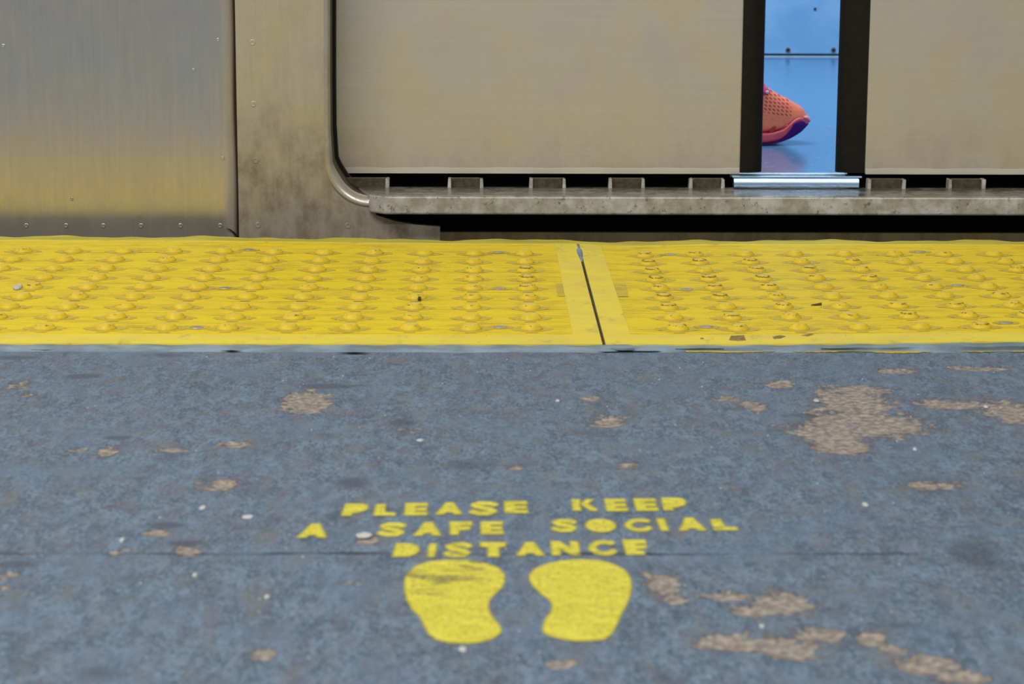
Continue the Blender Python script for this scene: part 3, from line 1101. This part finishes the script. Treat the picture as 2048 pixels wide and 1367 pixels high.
def leaf(x_out, x_steel, x_edge, sgn):
    """sheet from its outer end to the rubber nose; sgn = +1 when the nose is on the right"""
    root = MB().box(min(x_out, x_steel), max(x_out, x_steel), YBODY + LY0, YBODY + LY1, LZ, ROOF - 0.15).build('door_leaf', M['leaf'], car, bevel=0.002)
    # bent hem along the bottom
    zh = LZ + 0.0075
    x0, x1 = min(x_out, x_steel) + 0.001, max(x_out, x_steel) - 0.001
    rs = []
    n = 40
    for i in range(n + 1):
        x = x0 + (x1 - x0) * i / n
        w = 0.0004 * math.sin(x * 60) + 0.0003 * math.sin(x * 143)
        rs.append([(x, YBODY + LY0 + 0.0001, zh + w), (x, YBODY + LY0 - 0.0004, zh - 0.0005 + w), (x, YBODY + LY0 - 0.0004, LZ + 0.0005), (x, YBODY + LY0 - 0.0004, LZ - 0.0004), (x, YBODY + LY0 + 0.004, LZ - 0.0004), (x, YBODY + LY0 + 0.004, zh)])
    MB().rings(rs).build('hem', M['hem'], root, auto=15)
    # rubber nose
    rs = []
    w = abs(x_edge - x_steel)
    for z in (LZ + 0.001, ROOF - 0.16):
        ring = []
        for k, (f, d) in enumerate(((0.0, 0.0015), (0.35, 0.0005), (0.7, 0.004), (0.93, 0.010), (1.0, 0.0165), (0.93, 0.023), (0.7, 0.029), (0.0, 0.031))):
            ring.append((x_steel + sgn * w * f, YBODY + LY0 + d, z))
        rs.append(ring)
    MB().rings(rs).build('rubber_edge', M['rubber'], root, auto=60)['label'] = 'black rubber edge'


leaf(px_x(560, LY0), px_x(1481, LY0), px_x(1527, LY0), 1)
leaf(2 * GAP_MID - px_x(560, LY0), px_x(1731, LY0), px_x(1675, LY0), -1)

# inside of the car
FLOOR_Z = px_z(347.2, 0.132)
yfar = onz(1600, 114, FLOOR_Z).y
MB().box(-1.5, 2.6, YBODY + 0.132, yfar + 0.1, FLOOR_Z - 0.05, FLOOR_Z).build('car_floor', M['car_floor'], car)
e = MB().box(px_x(1482), px_x(1724), YBODY + 0.128, YBODY + 0.140, FLOOR_Z - 0.004, FLOOR_Z + 0.0012).build('floor_edge', M['far_lip'], car, bevel=0.0006)
e['label'] = 'bright floor edge strip'
zf0 = ony(1600, 120, yfar).z
zf1 = ony(1600, 112.5, yfar).z
zf2 = ony(1600, 106.5, yfar + 0.03).z
MB().box(-1.5, 2.6, yfar, yfar + 0.05, FLOOR_Z, zf1).build('far_threshold', M['far_lip'], car, bevel=0.003)
MB().box(-1.5, 2.6, yfar + 0.03, yfar + 0.05, zf1 - 0.002, zf2 + 0.02).build('shadow_gap', M['dark'], car)
fp = MB().box(-1.5, 2.6, yfar + 0.012, yfar + 0.04, zf2, ROOF).build('far_door', M['far'], car, bevel=0.002)
for px, py in ((1576, 100.5), (1667, 100.5), (1630, 18)):
    p = ony(px, py, yfar + 0.012)
    n = 12
    rr = 0.0062 if py > 50 else 0.0035
    rs = [[(p.x + rr * s * math.cos(2 * math.pi * i / n), p.y + d, p.z + rr * s * math.sin(2 * math.pi * i / n)) for i in range(n)] for s, d in ((1, 0.001), (0.9, -0.002), (0.5, -0.003), (0.45, -0.0015))]
    MB().rings(rs).build('rivet', M['dark'] if py < 50 else M['seam'], fp, smooth=True)
MB().box(-1.6, 2.6, YBODY, yfar + 0.1, ROOF, ROOF + 0.03).build('car_roof', M['lining'], car)
MB().box(-1.62, -1.5, YBODY + 0.03, yfar + 0.1, -0.26, ROOF).build('end_wall', M['lining'], car)
MB().box(2.6, 2.7, YBODY, yfar + 0.1, -0.26, ROOF).build('end_wall', M['lining'], car)
MB().box(-1.6, px_x(652), YBODY + 0.04, YBODY + 0.06, -0.26, ROOF).build('inner_lining', M['lining'], car)
MB().box(2 * GAP_MID - px_x(652), 2.6, YBODY + 0.04, YBODY + 0.06, -0.26, ROOF).build('inner_lining', M['lining'], car)
MB().box(px_x(640), 2 * GAP_MID - px_x(640), YBODY, YBODY + 0.06, ROOF - 0.2, ROOF).build('door_header', M['side'], car)

# ------------------------------------------------------------------ running shoe inside the car
YS = onz(1530, 289, FLOOR_Z).y + 0.035
tip = ony(1618, 243, YS)
shoe = thing('running_shoe', (tip.x, YS, FLOOR_Z), 'coral running shoe with purple toe sole standing inside the car between the doors', 'shoe')
mpp = (ony(1619, 243, YS).x - tip.x)            # metres per pixel here
cm = 13.6 * mpp
S_TOP = [(0.0, 3.55), (0.3, 4.0), (0.74, 4.6), (1.1, 5.2), (1.6, 5.5), (2.1, 5.75), (3.4, 6.55), (4.8, 7.2), (6.1, 8.0), (6.9, 8.7), (9, 10.0), (12, 11.6), (15, 12.2), (18, 10.5), (21, 9.2), (24, 9.4), (26, 10.6), (27.2, 10.8), (27.9, 9.5)]
S_BOT = [(0.0, 3.15), (0.4, 2.75), (1.5, 1.85), (2.9, 1.1), (4.5, 0.5), (6.1, 0.2), (8, 0.02), (12, 0.05), (18, 0.2), (22, 0.1), (25, 0.1), (27, 0.8), (27.9, 1.6)]
S_MID = [(0.0, 3.5), (0.5, 3.7), (1.0, 3.75), (1.7, 3.95), (2.6, 3.75), (3.3, 3.05), (4.1, 2.35), (5.4, 1.95), (6.6, 1.75), (9, 1.9), (12, 2.2), (18, 2.8), (24, 3.4), (27.9, 3.9)]
S_W = [(0.0, 0.9), (0.4, 1.7), (1.0, 2.5), (2.0, 3.3), (3.5, 4.0), (6, 4.6), (9, 4.9), (13, 4.2), (18, 3.7), (23, 3.6), (26, 3.1), (27.4, 2.0), (27.9, 1.0)]


def itp(tab, s):
    return float(np.interp(s, [a for a, _ in tab], [b for _, b in tab]))


def spos(s, yy, z):
    return (tip.x - s * cm, YS + yy * cm, FLOOR_Z + z * cm)


stations = [0.0, 0.12, 0.3, 0.55, 0.85, 1.2, 1.7, 2.2, 2.8, 3.4, 4.1, 4.8, 5.5, 6.2, 6.9, 8, 9.5, 11, 13, 15, 17, 19, 21, 23, 25, 26.3, 27.2, 27.7, 27.9]


def shoe_upper():
    rs = []
    for s in stations[1:]:
        zm, ztp, w = itp(S_MID, s) - 0.35, itp(S_TOP, s), itp(S_W, s) * 0.94
        ring = []
        top_w = 0.50 if s > 2 else 0.62
        n = 9
        for k in range(n):
            t = k / (n - 1)
            a = t * math.pi / 2
            yy = -w * (math.cos(a) ** 0.8 if k < n - 1 else 0)
            yy *= 1 - (1 - top_w) * t * (1 - t) * 1.2
            z = zm + (ztp - zm) * (math.sin(a) ** 0.95)
            ring.append(spos(s, yy, z))
        full = ring + [spos(s, -(p[1] - YS) / cm, (p[2] - FLOOR_Z) / cm) for p in reversed(ring[:-1])]
        rs.append(full)
    return MB().rings(rs)


o = shoe_upper().build('upper', mat_shoe_upper(), shoe, smooth=True)
sub = o.modifiers.new('smooth', 'SUBSURF')
sub.levels = sub.render_levels = 2

M['midsole'] = simple('pink_foam_midsole', (0.80, 0.10, 0.15), 0.55, var=0.1, scale=200)
M['toe_rim'] = simple('pale_pink_toe_rim', (0.85, 0.30, 0.34), 0.55, var=0.08, scale=200)
M['purple'] = simple('purple_rubber_outsole', (0.075, 0.010, 0.17), 0.75, var=0.15, scale=200, spec=0.15)
M['eyestay'] = simple('magenta_eyestay', (0.62, 0.03, 0.20), 0.5)
M['red_overlay'] = simple('deep_red_overlay', (0.45, 0.025, 0.02), 0.5)
M['lace'] = simple('white_lace', (0.75, 0.70, 0.78), 0.7)
M['collar'] = simple('dark_red_lining', (0.25, 0.03, 0.05), 0.8)


def side_band(s_list, lo, hi, grow, mid_bulge, thick=None):
    """solid slab under or round the upper between two height curves, both flanks"""
    rs = []
    for s in s_list:
        w = itp(S_W, s) * grow
        a, b = lo(s), hi(s)
        mdl = (a + b) / 2
        half = [(-w * 0.93, a), (-w * (1 + mid_bulge), a + (b - a) * 0.25), (-w * (1 + mid_bulge), mdl), (-w * (1.0 + mid_bulge * .9), a + (b - a) * 0.9), (-w * 0.95, b), (-w * 0.6, b)]
        ring = half + [(-y, z) for y, z in reversed(half)]
        rs.append([spos(s, y, z) for y, z in ring])
    return MB().rings(rs)


o = side_band(stations, lambda s: itp(S_BOT, s), lambda s: max(itp(S_MID, s), itp(S_BOT, s) + 0.3), 1.0, 0.03).build('midsole', M['midsole'], shoe, smooth=True)
o.modifiers.new('smooth', 'SUBSURF').render_levels = 2

# purple outsole: thin under the foot, wrapping up over the toe
P_HI = [(0.12, 2.9), (0.45, 2.85), (0.75, 3.0), (1.05, 3.3), (1.6, 3.55), (2.3, 3.5), (2.75, 3.2), (3.05, 2.6), (3.5, 1.95), (4.2, 1.3), (4.8, 0.9), (5.8, 0.5), (7, 0.3), (9, 0.25), (27, 0.9)]
o = side_band([0.3, 0.45, 0.6, 0.8, 1.05, 1.3, 1.6, 2.0, 2.4, 2.75, 3.0, 3.25, 3.6, 4.2, 4.8, 5.8, 7, 9, 13, 18, 23, 26, 27], lambda s: max(0.02, itp(S_BOT, s) - 0.06), lambda s: max(itp(P_HI, s), itp(S_BOT, s) + 0.12), 1.03, 0.055).build('outsole', M['purple'], shoe, auto=60)
o['label'] = 'dark purple outsole'

# toe bumper lip
rs = []
for s, zc, hh, ww in ((-0.1, 3.3, 0.14, 0.9), (-0.02, 3.3, 0.32, 1.3), (0.12, 3.38, 0.44, 1.6), (0.4, 3.62, 0.52, 1.95), (0.75, 3.75, 0.42, 2.4), (1.1, 3.85, 0.28, 2.75)):
    ring = []
    for k in range(16):
        a = 2 * math.pi * k / 16
        ring.append(spos(s, ww * math.cos(a), zc + hh * math.sin(a)))
    rs.append(ring)
MB().rings(rs).build('toe_bumper', M['toe_rim'], shoe, smooth=True)


def flank_y(s, z):
    zm, ztp, w = itp(S_MID, s) - 0.35, itp(S_TOP, s), itp(S_W, s) * 0.94
    f = min(1.0, max(0.0, (z - zm) / (ztp - zm)))
    a = math.asin(f ** (1 / 0.95))
    t = a / (math.pi / 2)
    tw = 0.50 if s > 2 else 0.62
    return -w * (math.cos(a) ** 0.8) * (1 - (1 - tw) * t * (1 - t) * 1.2)


def decal(name, outline, mat, out=0.05, thick=0.1):
    """thin overlay that hugs the flank of the upper; outline in photo pixels"""
    pts = []
    for px, py in outline:
        s = (1618 - px) / 13.6
        z = (287.5 - py) / 13.6
        pts.append((s, z))
    n = len(pts)
    cs, cz = sum(p[0] for p in pts) / n, sum(p[1] for p in pts) / n
    mb = MB()
    outer = [spos(s, flank_y(s, z) - out, z) for s, z in pts]
    inner = [spos(cs + (s - cs) * .5, flank_y(cs + (s - cs) * .5, cz + (z - cz) * .5) - out - thick * .6, cz + (z - cz) * .5) for s, z in pts]
    back = [spos(s, flank_y(s, z) + 0.15, z) for s, z in pts]
    mb.rings([back, outer, inner], cap0=False)
    return mb.build(name, mat, shoe, smooth=True)


decal('overlay', [(1530, 266), (1534, 256), (1541, 248), (1546, 250), (1544, 257), (1541, 263)], M['red_overlay'])
decal('overlay', [(1546, 262), (1553, 258), (1561, 252), (1569, 247), (1571, 250), (1566, 256), (1556, 260)], M['red_overlay'])
decal('eyestay', [(1505, 160), (1520, 163), (1528, 172), (1534, 181), (1536, 186), (1530, 189), (1522, 190), (1512, 186), (1505, 178)], M['eyestay'], 0.12)
p = spos((1618 - 1528.5) / 13.6, flank_y((1618 - 1528.5) / 13.6, (287.5 - 185) / 13.6) - 0.2, (287.5 - 185) / 13.6)
rs = []
for k in range(7):
    a = -math.pi / 2 + math.pi * k / 6
    rs.append([(p[0] + 0.0032 * math.cos(a) * math.cos(b_) + 0.0005, p[1] + 0.003 * math.cos(a) * math.sin(b_), p[2] + 0.0026 * math.sin(a)) for b_ in [2 * math.pi * i / 10 for i in range(10)]])
MB().rings(rs).build('lace', M['lace'], shoe, smooth=True)
# padded collar over the opening
rs = []
for k in range(24):
    a = 2 * math.pi * k / 24
    s = 20.5 + 5.6 * math.cos(a)
    yy = 2.5 * math.sin(a)
    z = itp(S_TOP, s) - 0.25 + (0.9 if s > 25 else 0)
    rs.append([spos(s + 0.55 * math.cos(b_) * math.cos(a), yy + 0.55 * math.cos(b_) * math.sin(a), z + 0.55 * math.sin(b_)) for b_ in [2 * math.pi * i / 8 for i in range(8)]])
rs.append(rs[0])
MB().rings(rs, cap0=False, cap1=False).build('collar', M['collar'], shoe, smooth=True)

# ------------------------------------------------------------------ stencilled paint on the platform
PZ = FZ + 0.0005
SY = 0.55                                       # the stencil is tall and narrow: distances are measured in its own squashed metric


def sd_poly(X, Y, pts):
    pts = np.array(pts, float)
    d = np.full(X.shape, 1e9)
    inside = np.zeros(X.shape, bool)
    n = len(pts)
    for i in range(n):
        a, b = pts[i], pts[(i + 1) % n]
        e = b - a
        wx, wy = X - a[0], Y - a[1]
        t = np.clip((wx * e[0] + wy * e[1]) / (e @ e + 1e-18), 0, 1)
        d = np.minimum(d, (wx - e[0] * t) ** 2 + (wy - e[1] * t) ** 2)
        c = (a[1] > Y) != (b[1] > Y)
        xi = a[0] + (Y - a[1]) / (b[1] - a[1] + 1e-18) * e[0]
        inside ^= c & (X < xi)
    return np.sqrt(d) * np.where(inside, 1, -1)


def sd_line(X, Y, pts, r):
    pts = np.array(pts, float)
    d = np.full(X.shape, 1e9)
    for i in range(len(pts) - 1):
        a, b = pts[i], pts[i + 1]
        e = b - a
        wx, wy = X - a[0], Y - a[1]
        t = np.clip((wx * e[0] + wy * e[1]) / (e @ e + 1e-18), 0, 1)
        d = np.minimum(d, (wx - e[0] * t) ** 2 + (wy - e[1] * t) ** 2)
    return r - np.sqrt(d)


def paint_mesh(name, x0, x1, y0, y1, fn, parent, resx=0.0006, resy=0.0012, scuff=None, margin=0.0040):
    nx = max(4, int((x1 - x0 + 2 * margin) / resx))
    ny = max(4, int((y1 - y0 + 2 * margin / SY) / resy))
    gx = np.linspace(x0 - margin, x1 + margin, nx)
    gy = np.linspace(y0 - margin / SY, y1 + margin / SY, ny)
    X, Y = np.meshgrid(gx, gy)
    sd = fn(X, Y)
    keep = sd > -0.0034
    kq = keep[:-1, :-1] | keep[:-1, 1:] | keep[1:, 1:] | keep[1:, :-1]
    idx = np.arange(nx * ny).reshape(ny, nx)
    q = np.stack([idx[:-1, :-1], idx[:-1, 1:], idx[1:, 1:], idx[1:, :-1]], -1)[kq]
    used = np.unique(q)
    remap = np.full(nx * ny, -1)
    remap[used] = np.arange(len(used))
    base = world_loc(parent) if parent is not None else Vector((0, 0, 0))
    org = base if parent is not None else Vector(((x0 + x1) / 2, (y0 + y1) / 2, PZ))
    co = np.stack([X.ravel()[used] - org.x, Y.ravel()[used] - org.y, np.full(len(used), PZ - org.z)], -1)
    me = bpy.data.meshes.new(name)
    me.from_pydata(co.tolist(), [], remap[q].tolist())
    at = me.attributes.new('edge', 'FLOAT', 'POINT')
    at.data.foreach_set('value', sd.ravel()[used].astype(np.float32))
    at = me.attributes.new('scuff', 'FLOAT', 'POINT')
    at.data.foreach_set('value', (np.zeros(len(used)) if scuff is None else scuff(X.ravel()[used], Y.ravel()[used])).astype(np.float32))
    me.materials.append(M['paint'])
    o = bpy.data.objects.new(name, me)
    if parent is not None:
        o.parent = parent
    else:
        o.location = org
    scene.collection.objects.link(o)
    return o


POLY = {
    'P': [(0, 0), (.36, 0), (.37, .2), (.62, .26), (.9, .42), (1, .64), (.96, .88), (.75, 1), (.06, 1), (.02, .5)],
    'L': [(.02, 0), (1, .0), (.98, .22), (.52, .26), (.45, .55), (.44, 1), (.04, 1)],
    'A': [(0, 0), (.26, 0), (.36, .16), (.5, .2), (.64, .17), (.74, 0), (1, 0), (.86, .4), (.64, 1), (.36, 1), (.16, .4)],
    'I': [(.12, 0), (.78, 0), (.98, .3), (.98, 1), (.3, 1), (.1, .7)],
    'J': [(.22, 0), (.95, 0), (.78, 1), (.05, 1), (.1, .6)],
    'O': [(.5 + .5 * math.cos(a), .5 + .5 * math.sin(a) * (1 if math.sin(a) > 0 else 1)) for a in [2 * math.pi * i / 24 for i in range(24)]],
    'D': [(.03, 0), (.62, .02), (.88, .2), (1, .48), (.92, .78), (.66, .97), (.1, 1), (.06, .5)],
    'T': [(.32, 0), (.72, 0), (.70, .66), (1, .72), (1, 1), (0, 1), (0, .72), (.33, .66)],
    'F': [(.06, 0), (.38, 0), (.40, .32), (.9, .40), (.92, .60), (.45, .60), (.45, .72), (1, .74), (1, 1), (0, 1), (.05, .5)],
    'E': [(.04, 0), (1, 0), (1, .22), (.46, .22), (.46, .38), (.95, .38), (.95, .60), (.44, .60), (.44, .78), (.98, .78), (.98, 1), (.02, 1)],
    'H': [(.05, 0), (.80, .02), (.78, .22), (.50, .24), (.50, .36), (.95, .46), (.97, .62), (.52, .62), (.5, .74), (.98, .76), (.96, 1), (.0, 1)],
    'N': [(0, 0), (.26, 0), (.30, .56), (.70, 0), (1, 0), (1, 1), (.74, 1), (.72, .45), (.30, 1), (.0, 1)],
}
LINE = {
    'S': ([(.90, .80), (.72, .89), (.36, .89), (.16, .76), (.28, .60), (.70, .44), (.86, .28), (.70, .12), (.34, .10), (.10, .22)], 0.145),
    'C': ([(.90, .84), (.62, .90), (.36, .84), (.16, .62), (.13, .40), (.28, .19), (.52, .11), (.76, .13), (.92, .26)], 0.12),
}
TEXT = [
    ('PLEASE', [('P', 684, 737, 1005, 1032), ('L', 747, 794, 1006, 1032), ('E', 807, 857, 1003.5, 1031), ('A', 871, 926, 1002.5, 1029.5), ('S', 938, 996, 1001, 1030.5), ('E', 1006, 1057, 1000, 1027)]),
    ('KEEP', [('K', 1142, 1195, 996, 1022.5), ('E', 1208, 1255.5, 995, 1023), ('E', 1267, 1316, 994.6, 1022.5), ('P', 1322, 1375, 993, 1021)]),
    ('A', [('A', 597, 657.5, 1045, 1075.5)]),
    ('SAFE', [('S', 756, 811, 1043, 1073), ('A', 827.5, 884, 1042, 1071.7), ('F', 897, 945.5, 1040.7, 1070), ('E', 959, 1008, 1040.7, 1069)]),
    ('SOCIAL', [('S', 1102, 1154.5, 1036, 1064), ('O', 1169.5, 1233, 1035.4, 1065), ('C', 1246.5, 1303, 1034.8, 1064), ('J', 1313.5, 1337, 1034.8, 1062), ('A', 1354, 1410, 1033, 1061.6), ('L', 1421, 1473.5, 1034.8, 1061)]),
    ('DISTANCE', [('D', 784, 840, 1084, 1114), ('I', 853.5, 873.6, 1084.5, 1114), ('S', 888, 943, 1083, 1115), ('T', 959, 1013, 1082, 1113.7), ('A', 1031, 1089, 1082, 1111.5), ('N', 1101, 1160, 1080, 1111.5), ('C', 1175, 1232, 1078, 1111.5), ('H', 1246, 1297, 1077, 1110)]),
]
c = onz(1030, 1055, PZ)
txt = thing('painted_text', c, 'yellow stencilled lettering reading PLEASE KEEP A SAFE SOCIAL DISTANCE on the grey platform', 'floor lettering')
for word, letters in TEXT:
    mid = onz((letters[0][1] + letters[-1][2]) / 2, letters[0][4], PZ)
    wo = bpy.data.objects.new('painted_word', None)
    wo.empty_display_size = 0.01
    wo['label'] = 'painted word ' + word
    wo.parent = txt
    wo.location = mid - txt.location
    scene.collection.objects.link(wo)
    for ch, xa, xb, ya, yb in letters:
        ym = (ya + yb) / 2
        A, B = onz(xa + 3, ym, PZ), onz(xb - 3, ym, PZ)
        T, Bo = onz((xa + xb) / 2, ya + 2.2, PZ), onz((xa + xb) / 2, yb - 2.2, PZ)
        X0, X1, Y0, Y1 = A.x, B.x, Bo.y, T.y

        def fn(X, Y, ch=ch, X0=X0, X1=X1, Y0=Y0, Y1=Y1):
            U, V = X, Y * SY
            g = lambda pts: [(X0 + (X1 - X0) * u, (Y0 + (Y1 - Y0) * v) * SY) for u, v in pts]
            if ch == 'K':
                s = sd_poly(U, V, g([(0, 0), (.32, 0), (.30, .5), (.34, 1), (0, 1)]))
                s = np.maximum(s, sd_poly(U, V, g([(.36, .62), (.62, 1), (.92, 1), (.66, .62), (1, .12), (1, 0), (.74, 0), (.40, .5)])))
                return s
            if ch in LINE:
                pts, r = LINE[ch]
                return sd_line(U, V, g(pts), r * (Y1 - Y0) * SY)
            return sd_poly(U, V, g(POLY[ch])) + 0.0003
        worn = None
        if word == 'SOCIAL' and ch in 'LA':
            worn = lambda x, y, Y0=Y0, Y1=Y1, k=(0.75 if ch == 'L' else 0.5): k * np.clip((y - Y0) / (Y1 - Y0), 0, 1)
        elif word == 'DISTANCE' and ch in 'NS' or word == 'PLEASE' and ch in 'A':
            worn = lambda x, y: np.full(len(x), 0.75)
        paint_mesh('letter', X0, X1, Y0, Y1, fn, wo, scuff=worn)

FEET = [
    ([(535, 400), (545, 375), (580, 345), (640, 325), (720, 318), (800, 318), (870, 330), (930, 352), (955, 378), (955, 410), (940, 440), (910, 465), (890, 490), (885, 520), (895, 550), (915, 575), (935, 600), (940, 625), (925, 640), (895, 655), (840, 668), (780, 672), (720, 668), (670, 655), (640, 635), (620, 600), (600, 560), (570, 530), (545, 490), (535, 450)],
     'left painted yellow footprint below DISTANCE, its toe end scratched', 0.9),
    ([(1065, 385), (1085, 360), (1130, 338), (1200, 322), (1280, 316), (1360, 320), (1420, 335), (1470, 362), (1492, 395), (1497, 430), (1490, 470), (1475, 510), (1455, 540), (1440, 580), (1425, 610), (1405, 640), (1380, 655), (1330, 660), (1270, 662), (1210, 655), (1150, 640), (1125, 625), (1125, 600), (1135, 570), (1160, 540), (1165, 510), (1150, 485), (1115, 460), (1085, 430), (1068, 405)],
     'right painted yellow footprint below DISTANCE, evenly covered', 0.0),
]
for pts, label, sc in FEET:
    W = [onz(560 + x * 0.46875, 970 + y * 0.469, PZ) for x, y in pts]
    pl_ = [(p.x, p.y * SY) for p in W]
    X0, X1 = min(p.x for p in W), max(p.x for p in W)
    Y0, Y1 = min(p.y for p in W), max(p.y for p in W)
    o = paint_mesh('painted_footprint', X0, X1, Y0, Y1, lambda X, Y: sd_poly(X, Y * SY, pl_) + 0.0002, None, 0.0007, 0.0016,
                   (lambda x, y: np.clip((y - (Y0 + (Y1 - Y0) * 0.45)) / ((Y1 - Y0) * 0.2), 0, 1)) if sc else None)
    tag(o, label, 'painted footprint', 'painted footprints')

# ------------------------------------------------------------------ litter


def chip(name, px, py, w, h, z, mat, label, cat, group=None, tall=0.0016, seed=0):
    r_ = random.Random(seed)
    p = onz(px, py, z)
    w, h = w * 0.85, h * 0.85
    a = abs(onz(px + w / 2, py, z).x - p.x)
    b = abs(onz(px, py - h / 2, z).y - onz(px, py + h / 2, z).y) / 2
    n = 9
    rad = [r_.uniform(0.75, 1.1) for _ in range(n)]
    rs = []
    for f, zz in ((0.96, 0.0), (1.0, tall * 0.5), (0.72, tall)):
        rs.append([(p.x + a * f * rad[i] * math.cos(2 * math.pi * i / n), p.y + b * f * rad[i] * math.sin(2 * math.pi * i / n), z + zz * r_.uniform(0.8, 1.2)) for i in range(n)])
    o = MB().rings(rs).build(name, mat, loc=(p.x, p.y, z), smooth=False)
    tag(o, label, cat, group)


fl = 'pale chips on the platform'
for k, (px, py, w, h, lab) in enumerate([
        (727, 1071, 40, 14, 'largest pale paint chip, lying just left of the word SAFE'),
        (405, 1016, 18, 9, 'round pale chip on the grey floor up and left of the letter A'),
        (495, 1034, 26, 11, 'long pale chip on the grey floor between a round chip and the word PLEASE'),
        (244, 1081, 14, 10, 'small pale chip at the edge of a worn hollow near the left crack'),
        (390, 1150, 13, 9, 'small pale chip just below the left part of the floor crack'),
        (925, 1299, 20, 13, 'pale chip right below the heel of the left footprint'),
        (534, 1194, 14, 9, 'small pale chip on bare grey floor left of the left footprint'),
        (840, 881, 20, 5, 'thin pale sliver on the grey floor above the word PLEASE'),
        (1115, 802, 12, 5, 'tiny white chip on the grey floor below the slit between the panels'),
        (1523, 1253, 13, 10, 'pale chip above the tan patches near the bottom right'),
        (1633, 802, 14, 6, 'white chip on the upper left of the large tan patch'),
        (1971, 814, 12, 6, 'white chip beside the tan patch at the far right'),
        (1829, 899, 11, 6, 'white chip just right of the large tan patch'),
        (1730, 1010, 17, 9, 'pale chip on plain floor right of the word KEEP')]):
    chip('paint_chip', px, py, w, h, FZ, M['crumb'], lab, 'paint chip', fl, 0.0012, k)
chip('paint_flake', 36, 576, 19, 12, 0.0, M['crumb'], 'white flake lying on the bumpy panel beside a dome at far left', 'paint flake', None, 0.0030, 50)
chip('pebble', 839, 598, 9, 7, 0.0002, M['pebble'], 'tiny dark pebble at the foot of a yellow dome', 'pebble', None, 0.0026, 51)
a, b = onz(1622, 613), onz(1643, 611.5)
rs = []
for k in range(5):
    p = a.lerp(b, k / 4)
    r = 0.0006 + 0.0003 * k
    rs.append([(p.x, p.y + r * math.cos(t), 0.0012 + lift(p.x, p.y) + r * math.sin(t)) for t in [2 * math.pi * i / 6 for i in range(6)]])
tag(MB().rings(rs).build('twig', M['twig'], smooth=True), 'thin brown twig between domes on the yellow panel with scraped rims', 'twig')

mb = MB()
for k in range(110):
    px, py = random.uniform(-40, 2090), 712 + 640 * random.random() ** 1.6
    p = onz(px, py, FZ)
    r = random.uniform(0.0004, 0.0009)
    n = 5
    mb.rings([[(p.x + r * f * math.cos(2 * math.pi * i / n), p.y + r * f * math.sin(2 * math.pi * i / n), FZ + zz) for i in range(n)] for f, zz in ((1, 0), (0.6, r * 0.8))])
tag(mb.build('grit', M['crumb']), 'scattered pale grit on the grey platform floor', 'grit', kind='stuff')
